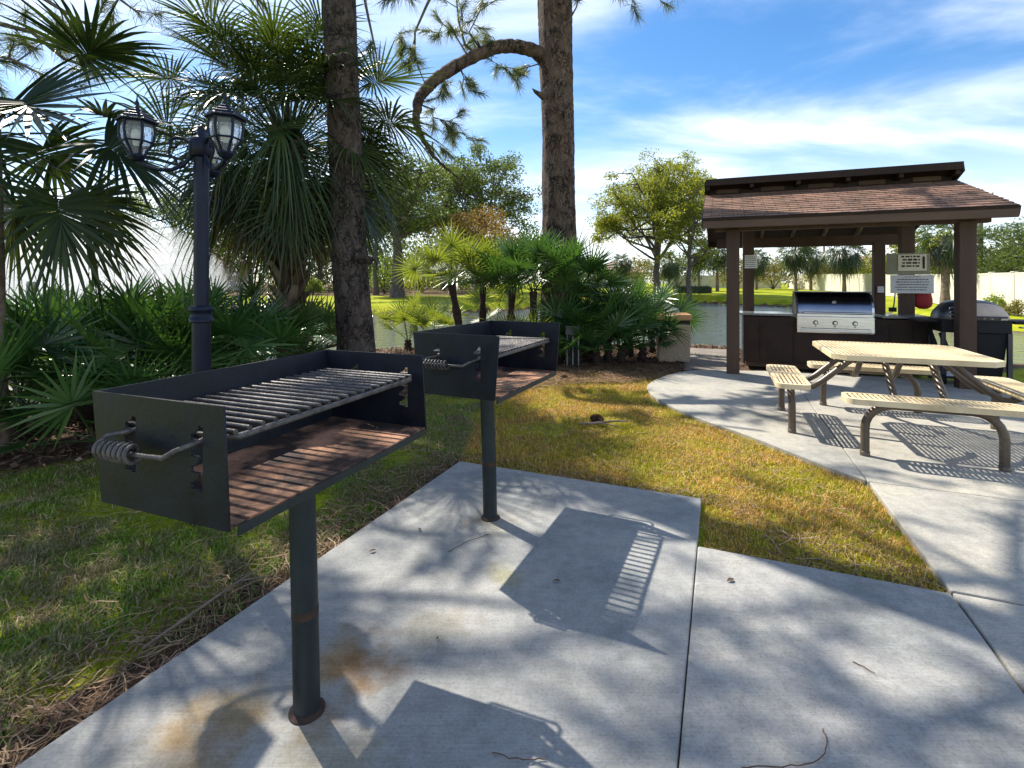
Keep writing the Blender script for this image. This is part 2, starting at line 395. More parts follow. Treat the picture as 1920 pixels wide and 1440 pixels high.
def groundmat():
    m, nt, nd, L, p = nodes('ground_soil_and_turf')
    g = nd.new('ShaderNodeNewGeometry'); pos = g.outputs['Position']
    at = N(nt, 'ShaderNodeAttribute', attribute_name='mulch')
    nz = N(nt, 'ShaderNodeTexNoise', i_Scale=2.2, i_Detail=6, i_Roughness=.7); L.new(pos, nz.inputs['Vector'])
    a1 = N(nt, 'ShaderNodeMath', operation='MULTIPLY_ADD'); L.new(nz.outputs['Fac'], a1.inputs[0]); a1.inputs[1].default_value = .9; L.new(at.outputs['Fac'], a1.inputs[2])
    mk = N(nt, 'ShaderNodeMapRange', i_1=.85, i_2=1.05); L.new(a1.outputs[0], mk.inputs[0])
    # turf
    n1 = N(nt, 'ShaderNodeTexNoise', i_Scale=.5, i_Detail=5, i_Roughness=.65); L.new(pos, n1.inputs['Vector'])
    n2 = N(nt, 'ShaderNodeTexNoise', i_Scale=26, i_Detail=4); L.new(pos, n2.inputs['Vector'])
    rt = ramp(nt, [(.3, (.13, .18, .008)), (.5, (.27, .31, .013)), (.68, (.42, .37, .03))]); L.new(n1.outputs['Fac'], rt.inputs['Fac'])
    r2 = ramp(nt, [(.3, (.55, .55, .55)), (.65, (1.1, 1.1, 1.1))]); L.new(n2.outputs['Fac'], r2.inputs['Fac'])
    mt = N(nt, 'ShaderNodeMixRGB', blend_type='MULTIPLY', i_0=.8); L.new(rt.outputs[0], mt.inputs[1]); L.new(r2.outputs[0], mt.inputs[2])
    n3 = N(nt, 'ShaderNodeTexNoise', i_Scale=9, i_Detail=8, i_Roughness=.75); L.new(pos, n3.inputs['Vector'])
    rm = ramp(nt, [(.3, (.028, .018, .013)), (.5, (.085, .052, .036)), (.7, (.2, .125, .08))]); L.new(n3.outputs['Fac'], rm.inputs['Fac'])
    mx = N(nt, 'ShaderNodeMixRGB'); L.new(mk.outputs[0], mx.inputs[0]); L.new(mt.outputs[0], mx.inputs[1]); L.new(rm.outputs[0], mx.inputs[2])
    L.new(mx.outputs[0], p.inputs['Base Color']); p.inputs['Roughness'].default_value = .95; p.inputs['Specular IOR Level'].default_value = .1
    b = N(nt, 'ShaderNodeBump', i_Strength=.8, i_Distance=.03); L.new(n3.outputs['Fac'], b.inputs['Height']); L.new(b.outputs[0], p.inputs['Normal'])
    return m
M['ground'] = groundmat()

def watermat():
    m, nt, nd, L, p = nodes('lake_water')
    p.inputs['Base Color'].default_value = c4((.07, .085, .075)); p.inputs['Roughness'].default_value = .06; p.inputs['IOR'].default_value = 1.33
    g = nd.new('ShaderNodeNewGeometry')
    mp = nd.new('ShaderNodeMapping'); mp.inputs['Scale'].default_value = (1.2, 2.6, 1); mp.inputs['Rotation'].default_value = (0, 0, R(14)); L.new(g.outputs['Position'], mp.inputs['Vector'])
    n1 = N(nt, 'ShaderNodeTexNoise', i_Scale=1.6, i_Detail=4, i_Roughness=.55); L.new(mp.outputs[0], n1.inputs['Vector'])
    b = N(nt, 'ShaderNodeBump', i_Strength=.9, i_Distance=.14); L.new(n1.outputs['Fac'], b.inputs['Height']); L.new(b.outputs[0], p.inputs['Normal'])
    return m
M['water'] = watermat()

def shinglemat():
    m, nt, nd, L, p = nodes('brown_roof_shingles')
    tc = nd.new('ShaderNodeTexCoord')
    br = N(nt, 'ShaderNodeTexBrick', i_Scale=1.0, i_Mortar_Size=.006, i_Brick_Width=.30, i_Row_Height=.125, i_Mortar_Smooth=.2)
    br.inputs['Color1'].default_value = c4((.15, .090, .062)); br.inputs['Color2'].default_value = c4((.26, .15, .10)); br.inputs['Mortar'].default_value = c4((.02, .012, .01))
    L.new(tc.outputs['Object'], br.inputs['Vector'])
    nz = N(nt, 'ShaderNodeTexNoise', i_Scale=3, i_Detail=8, i_Roughness=.75); L.new(tc.outputs['Object'], nz.inputs['Vector'])
    r = ramp(nt, [(.3, (.6, .6, .6)), (.7, (1.35, 1.25, 1.2))]); L.new(nz.outputs['Fac'], r.inputs['Fac'])
    mx = N(nt, 'ShaderNodeMixRGB', blend_type='MULTIPLY', i_0=1); L.new(br.outputs['Color'], mx.inputs[1]); L.new(r.outputs[0], mx.inputs[2])
    L.new(mx.outputs[0], p.inputs['Base Color']); p.inputs['Roughness'].default_value = .9
    b = N(nt, 'ShaderNodeBump', i_Strength=.7, i_Distance=.01); L.new(br.outputs['Fac'], b.inputs['Height']); b.invert = True
    L.new(b.outputs[0], p.inputs['Normal'])
    return m
M['shingle'] = shinglemat()

def glassmat():
    m, nt, nd, L, p = nodes('seeded_lantern_glass')
    p.inputs['Base Color'].default_value = c4((.9, .93, .95)); p.inputs['Roughness'].default_value = .12
    p.inputs['Transmission Weight'].default_value = .85; p.inputs['IOR'].default_value = 1.2
    n1 = N(nt, 'ShaderNodeTexNoise', i_Scale=40, i_Detail=2); L.new(coord(nt), n1.inputs['Vector'])
    b = N(nt, 'ShaderNodeBump', i_Strength=.4, i_Distance=.01); L.new(n1.outputs['Fac'], b.inputs['Height']); L.new(b.outputs[0], p.inputs['Normal'])
    return m
M['glass'] = glassmat()
M['bulb'] = simple('frosted_bulb', (.75, .75, .72), rough=.3)
# ------------------------------------------------------------------ terrain, lake
U = np.array([math.cos(AXIS), math.sin(AXIS)]); Vd = np.array([-math.sin(AXIS), math.cos(AXIS)])
LAKE = np.array([(-60, 11), (-20, 9.4), (-9.5, 9.7), (-6.0, 11.4), (-3.2, 12.8), (1, 13.6), (5, 13.2), (8, 11.6), (11, 10.2), (15, 9.4), (24, 9.0), (27, 11.5),
                 (23.0, 13.0), (18.2, 16.5), (18.6, 22.5), (20, 27.5), (21, 35), (16, 43.5), (10, 44), (4, 38), (0, 32), (-5, 28.4), (-12, 30.5), (-22, 37), (-60, 44)], float)
MULCH = np.array([(-40, 2.2), (-4.6, 3.3), (-3.2, 4.25), (-2.3, 5.2), (-1.2, 6.5), (-.2, 7.6), (.9, 8.0), (2.2, 7.95), (3.0, 8.15), (4.4, 7.4), (8, 8.2), (11, 9.6), (9, 12.2), (5, 13.6), (1, 13.4), (-3.4, 12.2), (-6.2, 10.7), (-9.5, 8.7), (-40, 8.4)], float)

def sdist(P, poly):
    """signed distance, positive inside"""
    d = np.full(len(P), 1e9); ins = np.zeros(len(P), bool)
    for i in range(len(poly)):
        a, b = poly[i], poly[(i + 1) % len(poly)]
        e = b - a
        w = P - a
        t = np.clip((w @ e) / (e @ e), 0, 1)
        d = np.minimum(d, np.hypot(*(w - t[:, None] * e).T))
        c = ((a[1] > P[:, 1]) != (b[1] > P[:, 1])) & (P[:, 0] < (b[0] - a[0]) * (P[:, 1] - a[1]) / (b[1] - a[1] + 1e-12) + a[0])
        ins ^= c
    return np.where(ins, d, -d)

def sstep(a, b, x):
    t = np.clip((x - a) / (b - a), 0, 1); return t * t * (3 - 2 * t)

WATER_Z = -.45
def ground_z(x, y):
    P = np.stack([np.atleast_1d(x), np.atleast_1d(y)], 1).astype(float)
    base = -.045 + .45 * sstep(22, 62, P[:, 1]) + .25 * sstep(60, 140, P[:, 1])
    base = base + np.where(P[:, 1] > 6.5, .02, .0) * np.sin(P[:, 0] * 1.3) * np.cos(P[:, 1] * .9)
    d = sdist(P, LAKE)
    bank = np.where(P[:, 1] > 20, .8, 2.2)
    z = np.where(d > 0, WATER_Z - .02 - .7 * sstep(0, 2.5, d), (WATER_Z - .02) + (base - WATER_Z + .02) * sstep(0, 1, -d / bank))
    return z
def gz(x, y): return float(ground_z(x, y)[0])

gx = np.concatenate([np.linspace(-220, -42, 30), np.linspace(-40, -12.5, 45), np.linspace(-12, 12, 97), np.linspace(12.5, 45, 60), np.linspace(48, 220, 30)])
gy = np.concatenate([np.linspace(-30, -3, 12), np.linspace(-2, 16, 73), np.linspace(16.5, 50, 80), np.linspace(52, 260, 50)])
GX, GY = np.meshgrid(gx, gy)
gp = np.stack([GX.ravel(), GY.ravel()], 1)
gzv = ground_z(gp[:, 0], gp[:, 1])
nx, ny = len(gx), len(gy)
idx = np.arange(nx * ny).reshape(ny, nx)
gq = np.stack([idx[:-1, :-1].ravel(), idx[:-1, 1:].ravel(), idx[1:, 1:].ravel(), idx[1:, :-1].ravel()], 1)
ground = big('ground', np.column_stack([gp, gzv]), gq, M['ground'], smooth=True)
tag(ground, 'lawn and brown mulch ground around the lake', 'ground', kind='structure')
FL0 = np.array([-.408, 3.958])
def off(p, a, b): q = np.asarray(p) + a * U + b * Vd; return (q[0], q[1])
mu = np.clip(sdist(gp, MULCH) / 1.2, -.5, .5) + .5
mu = np.maximum(mu, np.where((np.abs(sdist(gp, LAKE)) < .35) & (gp[:, 1] > 16), .72, 0))
pe = sdist(gp, np.array([off(FL0, -.02, .1), off(FL0, .5, .1), off(FL0, .5, -7), off(FL0, -.02, -7)]))
mu = np.maximum(mu, np.clip(1.0 + pe * 2.2, 0, .8) * (gp[:, 1] < 4.4) * (pe < .1))
mu = np.maximum(mu, np.where((gp[:, 1] > 39) & (gp[:, 0] < -4), np.clip((gp[:, 1] - 39) / 8, 0, .62), 0))
ga = ground.data.attributes.new('mulch', 'FLOAT', 'POINT'); ga.data.foreach_set('value', mu.astype(np.float32))

w = MB(); w.add([(-70, 6, WATER_Z), (40, 6, WATER_Z), (40, 50, WATER_Z), (-70, 50, WATER_Z)], [(0, 1, 2, 3)])
tag(w.build('lake_water', M['water']), 'rippled lake behind the palmettos', 'water', kind='structure')

# ------------------------------------------------------------------ paving
stA = [(-.62, 1.86, .22, (1.0, .64, .27), .8), (-.52, 1.86, .16, (.95, .55, .22), .7), (-.93, 1.62, .24, (1, .70, .36), .8), (-1.0, 1.42, .3, (1, .85, .6), .6), (-.60, 1.62, .10, (.8, .5, .25), .5), (-.50, 1.45, .22, (1, .85, .5), .5), (-.02, 2.42, .13, (.9, .84, .45), .6), (-.14, 2.98, .2, (.95, .8, .5), .55), (-.3, 2.05, .2, (1, .86, .6), .4)]
CA = concrete('grey_broomed_concrete', stA, (.305, .305, .295))
CB = concrete('grey_walk_concrete', [(1.7, 1.6, .3, (.92, .9, .8), .4)], (.325, .32, .305))
CC = concrete('pale_patio_concrete', [(3.0, 4.4, .5, (.95, .9, .75), .35), (2.6, 5.2, .5, (.9, .85, .72), .3)], (.385, .365, .32))
CP = concrete('brown_stained_path_concrete', [], (.24, .20, .16))
def slab(name, poly, mat, z=0.0, label=None):
    m = MB(); m.prism(poly, z - .13, z)
    o = m.build(name, mat, bevel=.008)
    return tag(o, label, 'pavement', kind='structure')
FR = np.array([1.231, 3.276]); FL = np.array([-.408, 3.958])
def off(p, a, b): q = np.asarray(p) + a * U + b * Vd; return (q[0], q[1])
g2 = .006
slab('grill_pad', [off(FL, 0, 0), off(FL, 0, -7), off(FR, -g2, -7), off(FR, -g2, 0)], CA, label='concrete pad under the two charcoal grills')
JB = np.array([.978, 2.683]); JC = np.array([1.982, 2.293])
wB = float((JC - JB) @ U)
slab('side_walk', [off(JB, g2, 0), off(JB, g2, -6), off(JB, wB - g2, -6), off(JB, wB - g2, 0)], CB, .003, label='concrete walk beside the grill pad')
L0 = np.array([2.502, 3.575])
slab('main_walk', [off(JC, g2, -6), off(JC, 9, -6), off(JC, 9, -g2), off(JC, g2, -g2)], CC, .0, label='concrete walk nearest the camera on the right')
tJ = .05
slab('main_walk', [off(JC, .004, g2), off(JC, 9, g2), off(JC, 9, float((L0 - JC) @ Vd) - .03), off(JC, .0, float((L0 - JC) @ Vd) - .03)], CC, .002, label='pale concrete walk leading to the picnic table')
lenp = 4.7
slab('patio', [off(L0, .004, -.02), off(L0, 9, -.02), off(L0, 9, lenp), off(L0, .004, lenp)], CC, .0, label='patio slab under the picnic table')
arc = [(2.50, 3.60), (2.40, 3.78), (2.146, 4.62), (1.96, 5.05), (1.84, 5.45), (1.75, 5.9), (1.735, 6.38), (1.82, 6.82), (2.02, 7.18), (2.25, 7.5), (2.50, 7.76), (2.75, 7.93), (3.05, 8.02), (3.5, 7.98), (4.24, 7.9)]
lo = np.array(L0)
arcp = [p for p in arc if (np.array(p) - lo) @ U < -.02]
arcs = []
for i in range(len(arcp) - 1):            # Catmull-Rom smoothing
    p0, p1, p2, p3 = [np.array(arcp[max(0, min(len(arcp) - 1, i + k))]) for k in (-1, 0, 1, 2)]
    for t in (0, .25, .5, .75):
        arcs.append(tuple(.5 * ((2 * p1) + (-p0 + p2) * t + (2 * p0 - 5 * p1 + 4 * p2 - p3) * t * t + (-p0 + 3 * p1 - 3 * p2 + p3) * t ** 3)))
arcs.append(arcp[-1])
slab('patio', [off(L0, -.004, .0)] + arcs + [off(L0, -.004, 4.55)], CC, .003, label='curved half round patio edge against the lawn')
slab('path', [(2.75, 8.12), (3.55, 8.08), (4.6, 10.6), (3.75, 10.9)], CP, -.02, label='narrow path from the patio towards the lake')

# ------------------------------------------------------------------ park grills
def zig_slot(x, z0, z1, sgn=-1):
    n = 4; w = .016; d = .026
    R_ = [(x + w / 2, z1), (x + w / 2, z0)]
    L_ = [(x - w / 2, z0)]
    st = (z1 - z0) / n
    for i in range(n):
        zb = z0 + i * st
        L_ += [(x - w / 2, zb + .004), (x - w / 2 - d, zb + .004), (x - w / 2 - d, zb + .018), (x - w / 2 - d * .55, zb + .021), (x - w / 2, zb + st * .8)]
    L_ += [(x - w / 2, z1)]
    return R_ + L_

def coil_path(x0, x1, y, z, r, turns):
    n = int(turns * 14)
    return [(x0 + (x1 - x0) * i / n, y + r * math.cos(2 * math.pi * turns * i / n), z + r * math.sin(2 * math.pi * turns * i / n)) for i in range(n + 1)]

def make_grill(loc, rz, label, wb, topL, topR, zb, zt, yc, xc):
    """local x = towards the open front, y = along the firebox"""
    t = empty('park_grill', loc, rz, label, 'grill', 'charcoal grills on posts')
    hl = .46
    p = MB(); p.tube([(0.012, 0, -.05), (.004, 0, .3), (-.012, 0, zb - .02)], .042, 20); p.build('post', M['post'], t, smooth=True)
    p = MB(); p.lathe([(.056, -.004), (.057, .004), (.047, .009), (.043, .012)], 20, (.012, 0, 0)); p.build('base_ring', M['rustdark'], t, smooth=True)
    p = MB(); p.lathe([(.0422, .312), (.0430, .314), (.0430, .338), (.0422, .340)], 20, (.003, 0, 0)); p.build('rust_band', M['rustdark'], t, smooth=True)
    p = MB(); p.lathe([(.05, zb - .075), (.054, zb - .07), (.054, zb - .012), (.07, zb - .004)], 20, (-.012, 0, 0)); p.build('swivel_collar', M['rustdark'], t, smooth=True)
    xl, xr = xc - wb, xc + wb
    outline = [(xl, zb), (xr, zb), (xc + topR, zt), (xc - topL, zt)]
    h = zt - zb
    slots = [zig_slot(xc - .105, zb + h * .33, zb + h * .82), zig_slot(xc + .145, zb + h * .28, zb + h * .82)]
    for s in (-1, 1):
        me = plate_mesh('end_plate', [outline] + slots, .007)
        o = link('end_plate', me, M['black'], t, (0, yc + s * hl, 0))
        b = o.modifiers.new('bevel', 'BEVEL'); b.width = .0015; b.segments = 1; b.limit_method = 'ANGLE'
    # back wall leans with the end plates
    bw = MB()
    y0, y1 = yc - hl + .0045, yc + hl - .0045
    th = .006
    V = []
    for y in (y0, y1):
        V += [(xl, y, zb + .001), (xl + th, y, zb + .001), (xc - topL + th, y, zt - .001), (xc - topL, y, zt - .001)]
    bw.add(V, [(0, 1, 2, 3)[::-1], (4, 5, 6, 7), (0, 4, 5, 1)[::-1], (1, 5, 6, 2)[::-1], (2, 6, 7, 3)[::-1], (3, 7, 4, 0)[::-1]])
    bw.build('back_wall', M['black'], t)
    sh = MB(); sh.box((xc + .002, yc, zb + .004), (2 * wb - .012, 2 * hl - .010, .006))
    sh.build('shelf', M['rust'], t)
    fl = MB(); fl.box((xr - .002, yc + .01, zb - .010), (.006, 2 * hl - .03, .024)); fl.build('front_lip', M['post'], t, bevel=.0015)
    # swing grate
    zg = zb + .224
    gr = MB()
    x0, x1 = xc - .235, xc + .205
    ya, yb = y0 + .025, y1 - .03
    gr.tube([(x0, ya, zg - .012), (x1 - .03, ya, zg - .012), (x1, ya + .03, zg - .012), (x1, yb - .03, zg - .012), (x1 - .03, yb, zg - .012), (x0, yb, zg - .012)], .0085, 10)
    gr.tube([(x0 + .02, ya, zg - .012), (x0 + .02, yb, zg - .012)], .0075, 8)
    nr = 20
    for i in range(nr):
        y = ya + .02 + (yb - ya - .04) * i / (nr - 1)
        gr.tube([(x0, y, zg), (x1 - .004, y, zg)], .0076, 8)
    g = gr.build('grate', M['rod'], t, smooth=True)
    yo = yc - hl
    ph = MB()
    zc = zg - .05
    ph.tube([(xc + .137, yo + .03, zg - .012), (xc + .137, yo - .012, zg - .018), (xc + .11, yo - .045, zg - .03), (xc + .075, yo - .05, zc), (xc + .02, yo - .058, zc), (xc - .155, yo - .058, zc), (xc - .18, yo - .048, zc + .005), (xc - .178, yo - .025, zc + .02), (xc - .113, yo - .008, zg - .015), (xc - .113, yo + .03, zg - .012)], .0062, 10)
    ph.build('handle_rod', M['rod'], g, smooth=True)
    yf = yc + hl
    fh = MB(); fh.tube([(xc + .137, yf - .03, zg - .012), (xc + .137, yf + .07, zg - .02), (xc + .12, yf + .085, zg - .02), (xc - .10, yf + .085, zg - .02), (xc - .113, yf + .07, zg - .02), (xc - .113, yf - .03, zg - .012)], .0065, 10)
    fh.build('far_handle', M['rod'], g, smooth=True)
    cc = MB(); cc.tube(coil_path(xc - .148, xc - .012, yo - .058, zc, .020, 7), .0060, 8)
    cc.build('coil_grip', M['rod'], g, smooth=True)
    return t
P1 = (-.680, 1.658, 0)
make_grill(P1, R(-21.1), 'charcoal grill on a post nearest the camera, its rusty shelf facing the pad', .240, .280, .222, .793, 1.095, .058, -.090)
P2 = (-.139, 3.01, 0)
make_grill(P2, R(-24.8), 'smaller looking charcoal grill on a post at the far end of the pad', .236, .268, .262, .79, 1.122, .10, -.012)

# ------------------------------------------------------------------ lamp post
def make_lamp():
    t = empty('lamp_post', (-1.87, 3.05, gz(-1.87, 3.05)), 0, 'dark navy garden lamp post with three lanterns on scroll arms', 'lamp post')
    pm = MB(); zt = 2.29
    prof = [(.060, 0), (.060, .06), (.056, .08), (.054, .12), (.052, .55), (.050, 1.22)]
    pm.lathe(prof, 24)
    n = 24
    # fluted upper shaft
    rows = []
    for z in (1.29, zt - .06):
        rows.append([((.041 - .004 * (j % 2)) * math.cos(2 * math.pi * j / n), (.041 - .004 * (j % 2)) * math.sin(2 * math.pi * j / n), z) for j in range(n)])
    pm.add(rows[0] + rows[1], [(j, (j + 1) % n, n + (j + 1) % n, n + j) for j in range(n)])
    pm.build('shaft', M['lamp'], t, smooth=True)
    rm = MB(); rm.lathe([(.056, 1.20), (.066, 1.205), (.066, 1.225), (.058, 1.23), (.056, 1.262), (.066, 1.27), (.066, 1.288), (.052, 1.30)], 24); rm.build('shaft_ring', M['lamp'], t, smooth=True)
    cm = MB(); cm.lathe([(.05, zt - .10), (.062, zt - .09), (.066, zt - .05), (.066, zt), (.055, zt + .015), (.03, zt + .03), (.02, zt + .05), (.026, zt + .065), (.014, zt + .085), (.004, zt + .10)], 24); cm.build('cap', M['lamp'], t, smooth=True)
    def lantern(ang, r=.32):
        K = .84
        cx, cy = r * math.cos(ang), r * math.sin(ang)
        zb = zt - .125
        am = MB()
        d = (math.cos(ang), math.sin(ang))
        def ap(s, z): return (d[0] * s, d[1] * s, zt + z)
        pts = [(.05, -.03), (.09, .005), (.13, .01), (.16, -.015), (.155, -.05), (.13, -.05), (.125, -.03)]
        am.tube([ap(*q) for q in pts], .0095, 8)
        pts2 = [(.05, -.09), (.09, -.15), (.15, -.185), (.22, -.19), (.28, -.175), (.317, -.15), (.32, -.12)]
        am.tube([ap(*q) for q in pts2], .012, 8)
        am.tube([ap(.12, -.16), ap(.135, -.12), ap(.165, -.09), ap(.16, -.05)], .008, 8)
        am.build('arm', M['lamp'], t, smooth=True)
        fm = MB(); c = (cx, cy, zb); k = 6; ro = ang
        prof = [(a_ * K, b_ * K) for a_, b_ in [(.040, .0), (.062, .055), (.092, .10), (.103, .17), (.098, .235)]]
        for j in range(k):
            a = 2 * math.pi * j / k + ro
            fm.tube([(cx + rr * math.cos(a), cy + rr * math.sin(a), zb + z) for rr, z in prof], .0075, 6)
        for rr, z, q in ((.0945 * K, .10 * K, .006), (.099 * K, .232 * K, .007), (.042 * K, .004, .007)):
            fm.tube([(cx + rr * math.cos(2 * math.pi * j / k + ro), cy + rr * math.sin(2 * math.pi * j / k + ro), zb + z) for j in range(k + 1)], q, 6)
        fm.lathe([(.012, -.03), (.03, -.02), (.045, .0), (.042, .012)], 12, c)
        fm.lathe([(.022, .01), (.026, .05), (.02, .06)], 10, c)
        f = fm.build('lantern', M['lamp'], t, smooth=False)
        gm = MB()
        rows = [[(cx + rr * .955 * math.cos(2 * math.pi * j / k + ro), cy + rr * .955 * math.sin(2 * math.pi * j / k + ro), zb + z) for j in range(k)] for rr, z in prof]
        V = [q for row in rows for q in row]
        gm.add(V, [(i * k + j, i * k + (j + 1) % k, (i + 1) * k + (j + 1) % k, (i + 1) * k + j) for i in range(len(prof) - 1) for j in range(k)])
        gm.build('glass_panes', M['glass'], f)
        km = MB(); km.lathe([(a_ * K, b_ * K) for a_, b_ in [(.128, .236), (.13, .246), (.112, .258), (.108, .27), (.088, .278), (.082, .292), (.058, .302), (.05, .318), (.026, .326)]], 6, c, ro)
        km.build('lantern_cap', M['lamp'], f)
        nm = MB(); nm.lathe([(a_ * K, b_ * K) for a_, b_ in [(.012, .324), (.016, .335), (.007, .35), (.012, .362), (.014, .372), (.006, .388), (.0015, .43)]], 10, c); nm.build('finial', M['lamp'], f, smooth=True)
        bm = MB(); bm.lathe([(a_ * K, b_ * K) for a_, b_ in [(.014, .06), (.016, .09), (.030, .12), (.034, .15), (.026, .18), (.008, .192)]], 12, c); bm.build('bulb', M['bulb'], f, smooth=True)
    for a in (203, -37, 110): lantern(R(a))
    return t
make_lamp()

# ------------------------------------------------------------------ picnic table
def rrect(w, h, r, n=5):
    P = []
    for cx, cy, a0 in ((w / 2 - r, h / 2 - r, 0), (-w / 2 + r, h / 2 - r, 90), (-w / 2 + r, -h / 2 + r, 180), (w / 2 - r, -h / 2 + r, 270)):
        for i in range(n + 1):
            a = R(a0 + 90 * i / n); P.append((cx + r * math.cos(a), cy + r * math.sin(a)))
    return P
def slat_panel(mb, cx, cy, w, h, z, r, rim, chamfer=False):
    """rim band with skirt plus a field of slats running along y and cross bars"""
    out = rrect(w, h, r, 1 if chamfer else 6)
    inn = rrect(w - 2 * rim, h - 2 * rim, max(r - rim * .6, .01), 1 if chamfer else 6)
    n = len(out)
    V = [(cx + x, cy + y, z) for x, y in out] + [(cx + x, cy + y, z) for x, y in inn] + [(cx + x * 1.0, cy + y, z - .045) for x, y in out] + [(cx + x, cy + y, z - .012) for x, y in inn] + \
        [(cx + x * .985, cy + y * .985, z - .045) for x, y in out]
    F = []
    for i in range(n):
        j = (i + 1) % n
        F += [(i, j, n + j, n + i), (i, 2 * n + i, 2 * n + j, j), (n + i, n + j, 3 * n + j, 3 * n + i), (2 * n + i, 4 * n + i, 4 * n + j, 2 * n + j), (4 * n + i, 3 * n + i, 3 * n + j, 4 * n + j)]
    mb.add(V, F)
    pitch = .036; sw = .019
    k = int((w - 2 * rim) / pitch)
    x0 = cx - k * pitch / 2 + pitch / 2
    iw, ih = w / 2 - rim * .8, h / 2 - rim * .8
    cut = (w / 2 + h / 2) - r * .75 - rim
    for i in range(k):
        x = x0 + i * pitch
        yy = min(ih, cut - abs(x - cx)) if chamfer else ih - (max(0, abs(x - cx) - (iw - r)) ** 2) / max(r, .01) * .6
        mb.box((x, cy, z - .0045), (sw, 2 * yy, .007))
    m = int((h - 2 * rim) / .10)
    for i in range(m):
        y = cy - ih + (i + .5) * 2 * ih / m
        xx = min(iw, cut - abs(y - cy)) if chamfer else iw - .01
        mb.box((cx, y, z - .0085), (2 * xx, .009, .006))
TAB = (3.59, 4.75)
def make_table():
    t = empty('picnic_table', (TAB[0], TAB[1], 0), AXIS, 'square tan picnic table with four attached slatted benches on bronze legs', 'picnic table')
    mb = MB(); slat_panel(mb, 0, 0, 1.20, 1.20, .762, .10, .03, True); mb.build('tabletop', M['tan'], t)
    for k in range(4):
        a = k * math.pi / 2
        Rm = Matrix.Rotation(a, 4, 'Z')
        def tr(p): return tuple(Rm @ Vector(p))
        sb = MB(); slat_panel(sb, 0, 0, 1.17 if k % 2 == 0 else .285, .285 if k % 2 == 0 else 1.17, .475, .075, .03)
        c = Rm @ Vector((0, -.90, 0))
        sb.build('bench_seat', M['tan'], t, loc=tuple(c))
        fm = MB()
        arch = [(-.435, 0)]
        arch.append((-.435, .20))
        for i in range(7):
            b = R(180 - 90 * i / 6); arch.append((-.435 + .19 + .19 * math.cos(b), .225 + .19 * math.sin(b)))
        arch += [(-x, z) for x, z in arch[::-1]]
        fm.tube([tr((x, -.90, z)) for x, z in arch], .032, 12)
        for s in (-1, 1):
            q = tr((s * .435, -.90, 0))
            fm.lathe([(.036, .0), (.036, .035), (.033, .037)], 12, q)
        fm.build('bench_legs', M['bronze'], t, smooth=True)
        bm = MB()
        ox = .17
        prof = [(-.84, .415), (-.76, .385), (-.70, .395), (-.62, .45), (-.40, .655), (-.34, .70), (-.26, .715)]
        bm.tube([tr((ox, y, z)) for y, z in prof], .028, 10)
        bm.tube([tr((-ox, y, z)) for y, z in prof], .028, 10)
        bm.build('table_brace', M['bronze'], t, smooth=True)
    return t
make_table()

